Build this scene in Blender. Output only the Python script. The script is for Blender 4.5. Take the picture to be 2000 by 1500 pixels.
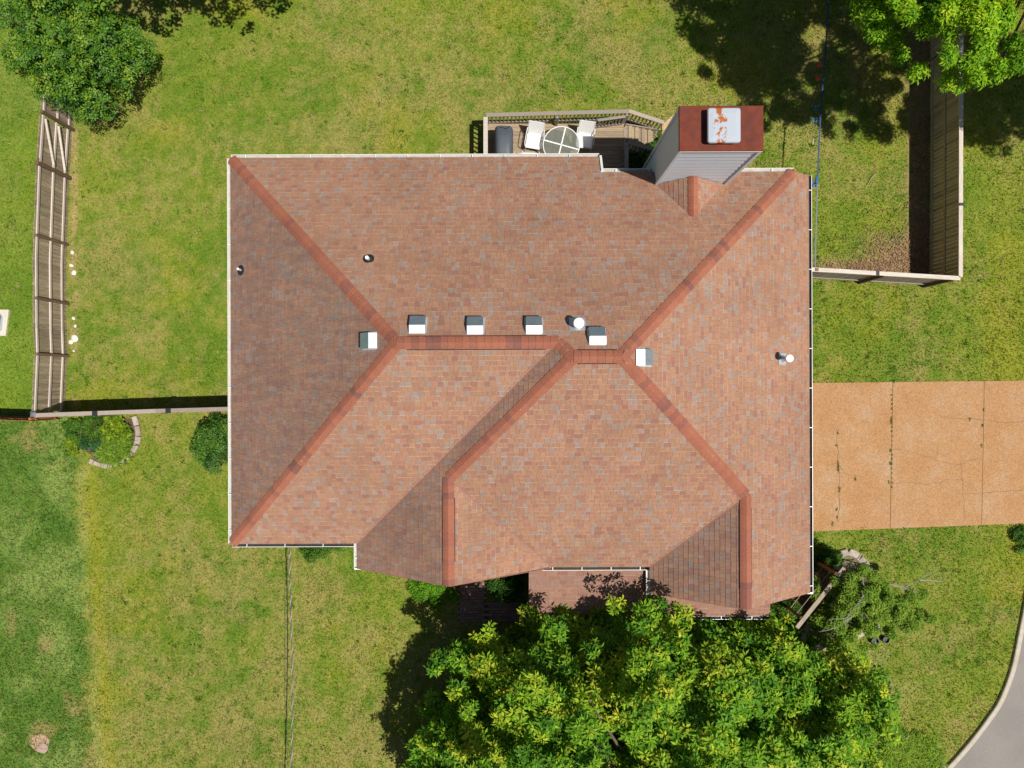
import bpy, bmesh, math, random
import numpy as np
from mathutils import Vector, Matrix

# ------------------------------------------------------------------ camera, sky, sun, exposure
for o in list(bpy.data.objects):
    bpy.data.objects.remove(o)
scene = bpy.context.scene
COL = scene.collection
CAM_H, FOC = 26.6, 1389.0          # camera height above the lawn, focal length in photo pixels (2000 wide)
cam_data = bpy.data.cameras.new('camera')
cam_data.sensor_width = 36.0
cam_data.lens = 36.0 * FOC / 2000.0
cam_data.clip_end = 2000.0
cam = bpy.data.objects.new('camera', cam_data)
cam.location = (0, 0, CAM_H)
cam.rotation_euler = (0, 0, 0)
COL.objects.link(cam)
scene.camera = cam

SUN = Vector((0.68, -0.37, 1.83)).normalized()      # direction towards the sun
world = bpy.data.worlds.new('World')
scene.world = world
world.use_nodes = True
wn = world.node_tree.nodes
sky = wn.new('ShaderNodeTexSky')
sky.sky_type = 'NISHITA'
sky.sun_disc = False
sky.sun_elevation = math.asin(SUN.z)
sky.sun_rotation = math.atan2(SUN.x, SUN.y)
world.node_tree.links.new(sky.outputs[0], wn['Background'].inputs[0])
wn['Background'].inputs[1].default_value = 0.055
sun_data = bpy.data.lights.new('sun', 'SUN')
sun_data.energy = 5.0
sun_data.angle = math.radians(0.53)
sun_data.color = (1.0, 0.955, 0.88)
sun_ob = bpy.data.objects.new('sun', sun_data)
sun_ob.rotation_euler = (-SUN).to_track_quat('-Z', 'Y').to_euler()
sun_ob.location = (12, -8, 40)
COL.objects.link(sun_ob)
vs = scene.view_settings
vs.view_transform = 'Standard'
vs.look = 'None'
vs.exposure = 0.05
vs.gamma = 1.0

# ------------------------------------------------------------------ helpers
rng = np.random.default_rng(7)
random.seed(11)

def W(px, py, z=0.0):
    d = (CAM_H - z) / FOC
    return Vector(((px - 1000.0) * d, (750.0 - py) * d, z))

def W2(px, py, z=0.0):
    v = W(px, py, z)
    return (v.x, v.y)

class MB:
    """collects faces of ONE piece; build() links it as one mesh object"""
    def __init__(self):
        self.v, self.f, self.c, self.m = [], [], [], []
        self.col = (1, 1, 1)
        self.mi = 0
    def add(self, verts, faces):
        b = len(self.v)
        self.v += [tuple(x) for x in verts]
        self.c += [self.col] * len(verts)
        for f in faces:
            self.f.append(tuple(i + b for i in f))
            self.m.append(self.mi)
        return b
    def box(self, c, s, rz=0.0, rot=None, bev=0.0):
        hx, hy, hz = s[0] / 2, s[1] / 2, s[2] / 2
        R = rot if rot is not None else Matrix.Rotation(rz, 3, 'Z')
        if bev <= 0:
            pts = [(sx * hx, sy * hy, sz * hz) for sz in (-1, 1) for sy in (-1, 1) for sx in (-1, 1)]
            fs = [(0, 2, 3, 1), (4, 5, 7, 6), (0, 1, 5, 4), (2, 6, 7, 3), (0, 4, 6, 2), (1, 3, 7, 5)]
        else:
            b = bev
            pts = []
            for (z, i) in ((-hz, 0), (hz - b, 0), (hz, b)):
                pts += [(-hx + i, -hy + i, z), (hx - i, -hy + i, z), (hx - i, hy - i, z), (-hx + i, hy - i, z)]
            fs = [(3, 2, 1, 0), (8, 9, 10, 11)]
            for k in (0, 4):
                for j in range(4):
                    fs.append((k + j, k + (j + 1) % 4, k + 4 + (j + 1) % 4, k + 4 + j))
        C = Vector(c)
        self.add([C + R @ Vector(p) for p in pts], fs)
        return self
    def beam(self, a, b, w, h, up=(0, 0, 1), bev=0.0):
        a, b = Vector(a), Vector(b)
        d = (b - a)
        L = d.length
        d.normalize()
        u = Vector(up)
        s = u.cross(d)
        if s.length < 1e-5:
            s = Vector((1, 0, 0)).cross(d)
        s.normalize()
        u = d.cross(s)
        R = Matrix((d, s, u)).transposed()
        return self.box((a + b) / 2, (L, w, h), rot=R, bev=bev)
    def prism(self, poly, z0, z1, inset=0.0):
        n = len(poly)
        vs_ = [(p[0], p[1], z0) for p in poly] + [(p[0], p[1], z1) for p in poly]
        fs = [tuple(range(n - 1, -1, -1)), tuple(range(n, 2 * n))]
        for i in range(n):
            j = (i + 1) % n
            fs.append((i, j, n + j, n + i))
        self.add(vs_, fs)
        return self
    def tube(self, pts, rads, sides=7, cap=True):
        pts = [Vector(p) for p in pts]
        n = len(pts)
        if not hasattr(rads, '__len__'):
            rads = [rads] * n
        vs_, fs = [], []
        ref = Vector((0.31, 0.52, 0.79)).normalized()
        for i, p in enumerate(pts):
            d = pts[min(i + 1, n - 1)] - pts[max(i - 1, 0)]
            if d.length < 1e-6:
                d = Vector((0, 0, 1))
            d.normalize()
            s = d.cross(ref)
            if s.length < 0.1:
                s = d.cross(Vector((1, 0, 0)))
            s.normalize()
            t = d.cross(s)
            for k in range(sides):
                a = 2 * math.pi * k / sides
                vs_.append(p + (s * math.cos(a) + t * math.sin(a)) * rads[i])
        for i in range(n - 1):
            for k in range(sides):
                k2 = (k + 1) % sides
                fs.append((i * sides + k, i * sides + k2, (i + 1) * sides + k2, (i + 1) * sides + k))
        if cap:
            fs.append(tuple(range(sides - 1, -1, -1)))
            fs.append(tuple((n - 1) * sides + k for k in range(sides)))
        self.add(vs_, fs)
        return self
    def lathe(self, c, prof, sides=24, rot=None):
        """prof: list of (r, z); revolved around z at c"""
        C = Vector(c)
        R = rot if rot is not None else Matrix.Identity(3)
        vs_, fs = [], []
        for (r, z) in prof:
            for k in range(sides):
                a = 2 * math.pi * k / sides
                vs_.append(C + R @ Vector((r * math.cos(a), r * math.sin(a), z)))
        for i in range(len(prof) - 1):
            for k in range(sides):
                k2 = (k + 1) % sides
                fs.append((i * sides + k, i * sides + k2, (i + 1) * sides + k2, (i + 1) * sides + k))
        fs.append(tuple(range(sides - 1, -1, -1)))
        fs.append(tuple((len(prof) - 1) * sides + k for k in range(sides)))
        self.add(vs_, fs)
        return self
    def mesh(self, name, mats, smooth=False):
        me = bpy.data.meshes.new(name)
        me.from_pydata(self.v, [], self.f)
        if not isinstance(mats, (list, tuple)):
            mats = [mats]
        for m in mats:
            me.materials.append(m)
        if len(mats) > 1:
            me.polygons.foreach_set('material_index', self.m)
        at = me.attributes.new('Col', 'FLOAT_COLOR', 'POINT')
        at.data.foreach_set('color', np.c_[np.array(self.c, dtype=np.float32).reshape(-1, 3), np.ones(len(self.v), np.float32)].ravel())
        if smooth:
            me.polygons.foreach_set('use_smooth', [True] * len(me.polygons))
        me.update()
        return me
    def build(self, name, mats, parent=None, smooth=False, loc=None):
        return place(name, self.mesh(name, mats, smooth), parent, loc)

def place(name, me, parent=None, loc=None, rz=0.0, mat=None):
    o = bpy.data.objects.new(name, me)
    if mat is not None:
        o.matrix_local = mat
    else:
        if loc is not None:
            o.location = loc
        o.rotation_euler = (0, 0, rz)
    o.parent = parent
    COL.objects.link(o)
    return o

def thing(name, label, cat, loc=(0, 0, 0), rz=0.0, group=None):
    o = bpy.data.objects.new(name, None)
    o.location = loc
    o.rotation_euler = (0, 0, rz)
    o.empty_display_size = 0.2
    COL.objects.link(o)
    return tag(o, label, cat, group)

def tag(o, label=None, cat=None, group=None, kind=None):
    if label: o['label'] = label
    if cat: o['category'] = cat
    if group: o['group'] = group
    if kind: o['kind'] = kind
    return o

def tri_mesh(name, V, F, C, mat, parent=None):
    me = bpy.data.meshes.new(name)
    n, m = len(V), len(F)
    me.vertices.add(n)
    me.vertices.foreach_set('co', np.ascontiguousarray(V, dtype=np.float32).ravel())
    me.loops.add(m * 3)
    me.loops.foreach_set('vertex_index', np.ascontiguousarray(F, dtype=np.int32).ravel())
    me.polygons.add(m)
    me.polygons.foreach_set('loop_start', np.arange(0, m * 3, 3, dtype=np.int32))
    me.update(calc_edges=True)
    at = me.attributes.new('Col', 'FLOAT_COLOR', 'POINT')
    at.data.foreach_set('color', np.c_[C, np.ones(n)].astype(np.float32).ravel())
    me.materials.append(mat)
    return place(name, me, parent)

# value noise on numpy arrays
_perm = rng.random((256, 256))
def vnoise(x, y, s, off=0.0):
    x = x / s + off * 17.3
    y = y / s + off * 9.1
    xi, yi = np.floor(x).astype(int), np.floor(y).astype(int)
    fx, fy = x - xi, y - yi
    fx = fx * fx * (3 - 2 * fx)
    fy = fy * fy * (3 - 2 * fy)
    a = _perm[xi % 256, yi % 256]
    b = _perm[(xi + 1) % 256, yi % 256]
    c = _perm[xi % 256, (yi + 1) % 256]
    d = _perm[(xi + 1) % 256, (yi + 1) % 256]
    return (a * (1 - fx) + b * fx) * (1 - fy) + (c * (1 - fx) + d * fx) * fy
def fbm(x, y, s, off=0.0, oct=4):
    t, w, tot = 0, 1.0, 0
    for k in range(oct):
        t = t + w * vnoise(x, y, s / 2 ** k, off + k * 1.7)
        tot += w
        w *= 0.55
    return t / tot
def smooth(a, b, x):
    t = np.clip((x - a) / (b - a), 0, 1)
    return t * t * (3 - 2 * t)
def inpoly(x, y, poly):
    ins = np.zeros(x.shape, bool)
    n = len(poly)
    for i in range(n):
        x1, y1 = poly[i][0], poly[i][1]
        x2, y2 = poly[(i + 1) % n][0], poly[(i + 1) % n][1]
        if y1 == y2:
            continue
        cond = ((y1 > y) != (y2 > y)) & (x < (x2 - x1) * (y - y1) / (y2 - y1) + x1)
        ins ^= cond
    return ins

# ------------------------------------------------------------------ materials
def newmat(name):
    m = bpy.data.materials.new(name)
    m.use_nodes = True
    nt = m.node_tree
    return m, nt, nt.nodes, nt.links, nt.nodes['Principled BSDF']

def simple(name, col, rough=0.6, metal=0.0, spec=0.4, var=0.12, scale=12.0, stretch=(1, 1, 1), bump=0.0, bscale=None, rand=0.0, attr=False, hue2=None, h2amt=0.5, h2scale=3.0):
    """principled material: base colour x noise (+ second colour patches, + per object variation)"""
    m, nt, N, L, B = newmat(name)
    B.inputs['Roughness'].default_value = rough
    B.inputs['Metallic'].default_value = metal
    B.inputs['Specular IOR Level'].default_value = spec
    tc = N.new('ShaderNodeTexCoord')
    mp = N.new('ShaderNodeMapping')
    mp.inputs['Scale'].default_value = stretch
    L.new(tc.outputs['Object'], mp.inputs[0])
    if rand > 0:
        oi = N.new('ShaderNodeObjectInfo')
        mu = N.new('ShaderNodeVectorMath'); mu.operation = 'SCALE'
        mu.inputs[0].default_value = (37.0, 51.0, 23.0)
        L.new(oi.outputs['Random'], mu.inputs['Scale'])
        L.new(mu.outputs[0], mp.inputs['Location'])
    no = N.new('ShaderNodeTexNoise')
    no.inputs['Scale'].default_value = scale
    no.inputs['Detail'].default_value = 6.0
    no.inputs['Roughness'].default_value = 0.65
    L.new(mp.outputs[0], no.inputs['Vector'])
    if attr:
        at = N.new('ShaderNodeAttribute'); at.attribute_name = 'Col'
        csrc = at.outputs['Color']
    else:
        rgb = N.new('ShaderNodeRGB'); rgb.outputs[0].default_value = (*col, 1)
        csrc = rgb.outputs[0]
    if hue2 is not None:
        n2 = N.new('ShaderNodeTexNoise'); n2.inputs['Scale'].default_value = h2scale; n2.inputs['Detail'].default_value = 5
        L.new(mp.outputs[0], n2.inputs['Vector'])
        r2 = N.new('ShaderNodeMapRange'); r2.inputs[1].default_value = 0.42; r2.inputs[2].default_value = 0.68
        r2.inputs[3].default_value = 0.0; r2.inputs[4].default_value = h2amt
        L.new(n2.outputs[0], r2.inputs[0])
        mx = N.new('ShaderNodeMix'); mx.data_type = 'RGBA'
        L.new(r2.outputs[0], mx.inputs[0]); L.new(csrc, mx.inputs[6]); mx.inputs[7].default_value = (*hue2, 1)
        csrc = mx.outputs[2]
    mr = N.new('ShaderNodeMapRange')
    mr.inputs[1].default_value = 0.25; mr.inputs[2].default_value = 0.75
    mr.inputs[3].default_value = 1 - var; mr.inputs[4].default_value = 1 + var
    L.new(no.outputs[0], mr.inputs[0])
    fac = mr.outputs[0]
    if rand > 0:
        m2 = N.new('ShaderNodeMapRange'); m2.inputs[3].default_value = 1 - rand; m2.inputs[4].default_value = 1 + rand
        L.new(oi.outputs['Random'], m2.inputs[0])
        mm = N.new('ShaderNodeMath'); mm.operation = 'MULTIPLY'
        L.new(fac, mm.inputs[0]); L.new(m2.outputs[0], mm.inputs[1])
        fac = mm.outputs[0]
    sc = N.new('ShaderNodeVectorMath'); sc.operation = 'SCALE'
    L.new(csrc, sc.inputs[0]); L.new(fac, sc.inputs['Scale'])
    L.new(sc.outputs[0], B.inputs['Base Color'])
    if bump > 0:
        bp = N.new('ShaderNodeBump'); bp.inputs['Strength'].default_value = bump; bp.inputs['Distance'].default_value = 0.02
        if bscale:
            nb = N.new('ShaderNodeTexNoise'); nb.inputs['Scale'].default_value = bscale; nb.inputs['Detail'].default_value = 3
            L.new(mp.outputs[0], nb.inputs['Vector'])
            L.new(nb.outputs[0], bp.inputs['Height'])
        else:
            L.new(no.outputs[0], bp.inputs['Height'])
        L.new(bp.outputs[0], B.inputs['Normal'])
    return m

def leafmat(name, rough=0.6, trans=0.32, spec=0.18):
    m, nt, N, L, B = newmat(name)
    at = N.new('ShaderNodeAttribute'); at.attribute_name = 'Col'
    L.new(at.outputs['Color'], B.inputs['Base Color'])
    B.inputs['Roughness'].default_value = rough
    B.inputs['Specular IOR Level'].default_value = spec
    tr = N.new('ShaderNodeBsdfTranslucent')
    mu = N.new('ShaderNodeMix'); mu.data_type = 'RGBA'; mu.blend_type = 'MULTIPLY'; mu.inputs[0].default_value = 1
    L.new(at.outputs['Color'], mu.inputs[6]); mu.inputs[7].default_value = (1.25, 1.3, 0.7, 1)
    L.new(mu.outputs[2], tr.inputs['Color'])
    mx = N.new('ShaderNodeMixShader'); mx.inputs[0].default_value = trans
    L.new(B.outputs[0], mx.inputs[1]); L.new(tr.outputs[0], mx.inputs[2])
    L.new(mx.outputs[0], N['Material Output'].inputs['Surface'])
    return m

def shingle_mat(name, stain=0.0, axis='X'):
    """asphalt granules in the tab's own colour, plus dark algae streaks running down the slope"""
    m, nt, N, L, B = newmat(name)
    B.inputs['Roughness'].default_value = 0.9
    B.inputs['Specular IOR Level'].default_value = 0.15
    at = N.new('ShaderNodeAttribute'); at.attribute_name = 'Col'
    ge = N.new('ShaderNodeNewGeometry')
    n1 = N.new('ShaderNodeTexNoise'); n1.inputs['Scale'].default_value = 26; n1.inputs['Detail'].default_value = 5
    L.new(ge.outputs['Position'], n1.inputs['Vector'])
    r1 = N.new('ShaderNodeMapRange'); r1.inputs[1].default_value = .3; r1.inputs[2].default_value = .7
    r1.inputs[3].default_value = .86; r1.inputs[4].default_value = 1.14
    L.new(n1.outputs[0], r1.inputs[0])
    n3 = N.new('ShaderNodeTexNoise'); n3.inputs['Scale'].default_value = 0.55; n3.inputs['Detail'].default_value = 3
    L.new(ge.outputs['Position'], n3.inputs['Vector'])
    r3 = N.new('ShaderNodeMapRange'); r3.inputs[1].default_value = .35; r3.inputs[2].default_value = .65
    r3.inputs[3].default_value = .92; r3.inputs[4].default_value = 1.06
    L.new(n3.outputs[0], r3.inputs[0])
    mm = N.new('ShaderNodeMath'); mm.operation = 'MULTIPLY'
    L.new(r1.outputs[0], mm.inputs[0]); L.new(r3.outputs[0], mm.inputs[1])
    sc = N.new('ShaderNodeVectorMath'); sc.operation = 'SCALE'
    L.new(at.outputs['Color'], sc.inputs[0]); L.new(mm.outputs[0], sc.inputs['Scale'])
    out = sc.outputs[0]
    if stain > 0:
        mp = N.new('ShaderNodeMapping')
        mp.inputs['Scale'].default_value = (0.55, 2.4, 1.0) if axis == 'X' else (2.4, 0.55, 1.0)
        mp.inputs['Rotation'].default_value = (0, 0, 0.25)
        L.new(ge.outputs['Position'], mp.inputs[0])
        n2 = N.new('ShaderNodeTexNoise'); n2.inputs['Scale'].default_value = 2.0; n2.inputs['Detail'].default_value = 8
        n2.inputs['Roughness'].default_value = .62
        L.new(mp.outputs[0], n2.inputs['Vector'])
        r2 = N.new('ShaderNodeMapRange'); r2.inputs[1].default_value = .40; r2.inputs[2].default_value = .64
        r2.inputs[3].default_value = stain * 0.42; r2.inputs[4].default_value = stain
        L.new(n2.outputs[0], r2.inputs[0])
        mx = N.new('ShaderNodeMix'); mx.data_type = 'RGBA'
        L.new(r2.outputs[0], mx.inputs[0]); L.new(out, mx.inputs[6]); mx.inputs[7].default_value = (.145, .108, .100, 1)
        out = mx.outputs[2]
    L.new(out, B.inputs['Base Color'])
    bp = N.new('ShaderNodeBump'); bp.inputs['Strength'].default_value = .35; bp.inputs['Distance'].default_value = .01
    nb = N.new('ShaderNodeTexNoise'); nb.inputs['Scale'].default_value = 90
    L.new(ge.outputs['Position'], nb.inputs['Vector']); L.new(nb.outputs[0], bp.inputs['Height'])
    L.new(bp.outputs[0], B.inputs['Normal'])
    return m

M = {}
M['shingle'] = shingle_mat('shingle_terracotta', 0.12, 'Y')
M['shingle_algae'] = shingle_mat('shingle_terracotta_algae', 0.58, 'X')
M['ridge'] = shingle_mat('ridge_cap_orange', 0.0)
M['roofdeck'] = simple('roof_felt', (.09, .055, .045), .9)
M['brick'] = simple('wall_brick', (.26, .13, .09), .85, var=.25, scale=8)
M['white'] = simple('white_aluminium', (.78, .77, .74), .4, spec=.5, var=.06, scale=3)
M['gutter_shade_dirt'] = simple('gutter_shade_dirt', (.05, .042, .036), .95, var=.4, scale=6)  # floor dirt with shade painted in, for gutters on the shaded eaves
M['gutter_pale'] = simple('gutter_inside_grey', (.36, .34, .30), .7, var=.25, scale=5)  # paler copy for gutters whose inner wall faces the sun
M['siding'] = simple('pale_siding', (.60, .66, .71), .55, var=.06, scale=2.0, stretch=(1, 1, 6))
M['chase'] = simple('rusted_chase_cover', (.165, .040, .022), .75, spec=.15, var=.22, scale=5, hue2=(.10, .035, .03), h2amt=.7, h2scale=2.2)
M['black'] = simple('black_rubber', (.018, .02, .024), .55, var=.15)
M['pvc'] = simple('white_pvc', (.8, .8, .78), .35, var=.03)
M['galv'] = simple('galvanised_steel', (.72, .76, .80), .42, metal=1.0, var=.12, scale=6)
M['galv_dull'] = simple('dull_galvanised_sheet', (.55, .6, .63), .5, metal=.6, var=.15, scale=8)
M['wood_grey'] = simple('weathered_grey_wood', (.30, .25, .205), .85, var=.3, scale=3.0, stretch=(9, 9, 1), rand=.2, bump=.3)
M['wood_picket'] = simple('weathered_brown_pickets', (.34, .26, .185), .85, var=.45, scale=2.5, stretch=(12, 12, 1), rand=.25, bump=.3)
M['wood_pale'] = simple('sun_bleached_wood', (.56, .49, .42), .8, var=.22, scale=2.5, stretch=(1, 8, 8), rand=.1, bump=.2)
M['wood_post'] = simple('brown_fence_post', (.17, .105, .065), .85, var=.3, scale=3, stretch=(6, 6, 1), rand=.2)
M['wood_deck'] = simple('deck_board_wood', (.30, .225, .145), .85, var=.34, scale=2.2, stretch=(1, 10, 10), rand=.22, bump=.3)
M['wood_mossy'] = simple('mossy_fence_boards', (.47, .35, .19), .85, var=.3, scale=2.5, stretch=(12, 12, 1), rand=.22)
M['wood_orange'] = simple('fresh_cedar', (.32, .12, .045), .75, var=.2, scale=3, stretch=(6, 6, 1), rand=.12)
M['leaf'] = leafmat('leaf_matte')
M['leaf_gloss'] = leafmat('leaf_glossy', .45, .25, .3)
M['grass_blade'] = leafmat('grass_blade', .6, .25, .2)
M['bark'] = simple('bark', (.13, .095, .07), .9, var=.35, scale=9, stretch=(3, 3, 1), bump=.5)
M['bark_pale'] = simple('dead_grey_bark', (.34, .31, .28), .85, var=.25, scale=10)
M['asphalt'] = simple('road_asphalt', (.245, .22, .20), .9, var=.16, scale=30, bump=.3, hue2=(.19, .17, .155), h2amt=.5, h2scale=.6)
M['kerb'] = simple('kerb_concrete', (.47, .42, .34), .85, var=.16, scale=7, hue2=(.40, .33, .24), h2amt=.6, h2scale=1.7)
M['concrete'] = simple('pale_concrete', (.60, .54, .45), .85, var=.12, scale=6)
M['stone'] = simple('edging_stone', (.36, .30, .24), .88, var=.3, scale=9, rand=.18, bump=.5)
M['paver'] = simple('path_brick', (.25, .15, .115), .88, var=.2, scale=8, rand=.22)
M['mulch'] = simple('mulch', (.10, .065, .045), .95, var=.5, scale=14, bump=.6)
M['tanpad'] = simple('tan_aggregate_pad', (.50, .34, .19), .9, var=.18, scale=18, bump=.3)
M['fabric_white'] = simple('white_sling', (.80, .79, .76), .65, var=.04)
M['cover'] = simple('grill_cover_vinyl', (.075, .088, .105), .55, var=.18, scale=5, bump=.15, bscale=7)
M['blue'] = simple('blue_webbing', (.015, .05, .17), .6, var=.2)
M['bluebright'] = simple('blue_plastic', (.015, .10, .32), .45)
M['grey_web'] = simple('grey_webbing', (.16, .17, .19), .6, var=.2)
M['red'] = simple('red_plastic', (.55, .06, .03), .4)
M['cable'] = simple('cable_black', (.025, .025, .028), .5)
M['cable_pale'] = simple('cable_bare', (.42, .40, .37), .45, metal=.4, var=.4, scale=2.2)
M['rock'] = simple('white_rock', (.66, .62, .56), .85, var=.15, scale=9, bump=.4)
M['dirt'] = simple('bare_dirt', (.42, .27, .18), .95, var=.25, scale=9, bump=.4)
M['stick'] = simple('dry_stick', (.42, .31, .22), .9)
M['crack'] = simple('crack_dirt', (.25, .15, .075), .95, var=.3, scale=20)

# rust-flecked white flue cap
def rusty_white():
    m, nt, N, L, B = newmat('rusty_white_flue_cap')
    B.inputs['Roughness'].default_value = .65
    B.inputs['Specular IOR Level'].default_value = .25
    tc = N.new('ShaderNodeTexCoord')
    no = N.new('ShaderNodeTexNoise'); no.inputs['Scale'].default_value = 7; no.inputs['Detail'].default_value = 6; no.inputs['Roughness'].default_value = .6
    L.new(tc.outputs['Object'], no.inputs['Vector'])
    sx = N.new('ShaderNodeSeparateXYZ'); L.new(tc.outputs['Object'], sx.inputs[0])
    # more rust towards the west third of the lid
    sh = N.new('ShaderNodeMath'); sh.operation = 'ADD'; sh.inputs[1].default_value = .12; L.new(sx.outputs[0], sh.inputs[0])
    ab = N.new('ShaderNodeMath'); ab.operation = 'ABSOLUTE'; L.new(sh.outputs[0], ab.inputs[0])
    r0 = N.new('ShaderNodeMapRange'); r0.inputs[1].default_value = .02; r0.inputs[2].default_value = .36; r0.inputs[3].default_value = .15; r0.inputs[4].default_value = -.20
    L.new(ab.outputs[0], r0.inputs[0])
    ad = N.new('ShaderNodeMath'); L.new(no.outputs[0], ad.inputs[0]); L.new(r0.outputs[0], ad.inputs[1])
    r1 = N.new('ShaderNodeMapRange'); r1.inputs[1].default_value = .575; r1.inputs[2].default_value = .635
    L.new(ad.outputs[0], r1.inputs[0])
    mx = N.new('ShaderNodeMix'); mx.data_type = 'RGBA'
    L.new(r1.outputs[0], mx.inputs[0]); mx.inputs[6].default_value = (.40, .44, .49, 1); mx.inputs[7].default_value = (.36, .10, .018, 1)
    L.new(mx.outputs[2], B.inputs['Base Color'])
    return m
M['flue'] = rusty_white()

# exposed-aggregate driveway
def aggregate():
    m, nt, N, L, B = newmat('exposed_aggregate')
    B.inputs['Roughness'].default_value = .85
    B.inputs['Specular IOR Level'].default_value = .25
    ge = N.new('ShaderNodeNewGeometry')
    v = N.new('ShaderNodeTexVoronoi'); v.inputs['Scale'].default_value = 30
    L.new(ge.outputs['Position'], v.inputs['Vector'])
    n1 = N.new('ShaderNodeTexNoise'); n1.inputs['Scale'].default_value = .8; n1.inputs['Detail'].default_value = 6; n1.inputs['Roughness'].default_value = .6
    L.new(ge.outputs['Position'], n1.inputs['Vector'])
    cr = N.new('ShaderNodeValToRGB')
    e = cr.color_ramp.elements
    e[0].position = .3; e[0].color = (.370, .190, .078, 1)
    e[1].position = .72; e[1].color = (.41, .262, .152, 1)
    x = e.new(.5); x.color = (.39, .215, .098, 1)
    L.new(n1.outputs[0], cr.inputs[0])
    sp = N.new('ShaderNodeSeparateColor'); L.new(v.outputs['Color'], sp.inputs[0])
    r = N.new('ShaderNodeMapRange'); r.inputs[3].default_value = .80; r.inputs[4].default_value = 1.2
    L.new(sp.outputs[0], r.inputs[0])
    sc = N.new('ShaderNodeVectorMath'); sc.operation = 'SCALE'
    L.new(cr.outputs[0], sc.inputs[0]); L.new(r.outputs[0], sc.inputs['Scale'])
    L.new(sc.outputs[0], B.inputs['Base Color'])
    bp = N.new('ShaderNodeBump'); bp.inputs['Strength'].default_value = .3; bp.inputs['Distance'].default_value = .01
    L.new(v.outputs['Distance'], bp.inputs['Height']); L.new(bp.outputs[0], B.inputs['Normal'])
    return m
M['aggregate'] = aggregate()

def lawnmat():
    m, nt, N, L, B = newmat('lawn_soil_and_thatch')
    B.inputs['Roughness'].default_value = .95
    B.inputs['Specular IOR Level'].default_value = .1
    at = N.new('ShaderNodeAttribute'); at.attribute_name = 'Col'
    ge = N.new('ShaderNodeNewGeometry')
    n1 = N.new('ShaderNodeTexNoise'); n1.inputs['Scale'].default_value = 9; n1.inputs['Detail'].default_value = 8; n1.inputs['Roughness'].default_value = .75
    L.new(ge.outputs['Position'], n1.inputs['Vector'])
    r1 = N.new('ShaderNodeMapRange'); r1.inputs[1].default_value = .3; r1.inputs[2].default_value = .7; r1.inputs[3].default_value = .6; r1.inputs[4].default_value = 1.3
    L.new(n1.outputs[0], r1.inputs[0])
    sc = N.new('ShaderNodeVectorMath'); sc.operation = 'SCALE'
    L.new(at.outputs['Color'], sc.inputs[0]); L.new(r1.outputs[0], sc.inputs['Scale'])
    L.new(sc.outputs[0], B.inputs['Base Color'])
    bp = N.new('ShaderNodeBump'); bp.inputs['Strength'].default_value = .6; bp.inputs['Distance'].default_value = .04
    L.new(n1.outputs[0], bp.inputs['Height']); L.new(bp.outputs[0], B.inputs['Normal'])
    return m
M['lawn'] = lawnmat()

def glassmat():
    m, nt, N, L, B = newmat('frosted_table_glass')
    B.inputs['Base Color'].default_value = (.27, .28, .24, 1)
    B.inputs['Roughness'].default_value = .12
    tr = N.new('ShaderNodeBsdfTransparent'); tr.inputs[0].default_value = (.85, .88, .84, 1)
    mx = N.new('ShaderNodeMixShader'); mx.inputs[0].default_value = .62
    L.new(B.outputs[0], mx.inputs[1]); L.new(tr.outputs[0], mx.inputs[2])
    L.new(mx.outputs[0], N['Material Output'].inputs['Surface'])
    return m
M['glass'] = glassmat()

# ------------------------------------------------------------------ the setting: lawn, driveway, road, kerb, path
DRIVE = [(9.3, 0.0), (9.3, -5.6), W2(2000, 1022), (34, -5.0), (34, 0.25), W2(2000, 743)]
kerb_px = [(2030, 1030), (2012, 1120), (2000, 1190), (1990, 1240), (1980, 1290), (1968, 1330), (1950, 1372), (1930, 1402), (1908, 1432), (1880, 1466), (1852, 1497), (1822, 1526), (1780, 1560), (1720, 1600), (1640, 1640), (1500, 1690)]
def catmull(pts, n=6):
    out = []
    P = [Vector((p[0], p[1], p[2] if len(p) > 2 else 0)) for p in pts]
    for i in range(len(P) - 1):
        p0 = P[max(i - 1, 0)]; p1 = P[i]; p2 = P[i + 1]; p3 = P[min(i + 2, len(P) - 1)]
        for k in range(n):
            t = k / n
            out.append(.5 * ((2 * p1) + (p2 - p0) * t + (2 * p0 - 5 * p1 + 4 * p2 - p3) * t * t + (3 * p1 - p0 - 3 * p2 + p3) * t ** 3))
    out.append(P[-1])
    return out
KERB = catmull([W2(*p) for p in kerb_px], 5)
ROAD = [(p.x, p.y) for p in KERB] + [(12.0, -60.0), (120.0, -60.0), (120.0, -3.0), (26, -5.3)]
HOUSE_FOOT = [(-8.98, 7.17), (-8.98, -4.9), (-4.78, -4.9), (-4.78, -5.72), (5.05, -5.72), (5.05, -6.6), (9.5, -6.6), (9.5, 6.5), (2.5, 6.5), (2.5, 7.17)]

def neighbour_edge(y):
    """x of the mown edge between the two lawns (south-west)"""
    return np.interp(y, [-15, -8.5, -5.0, -1.5], [-15.62, -16.0, -16.27, -16.35]) + .06 * np.sin(y * 1.7)

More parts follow.
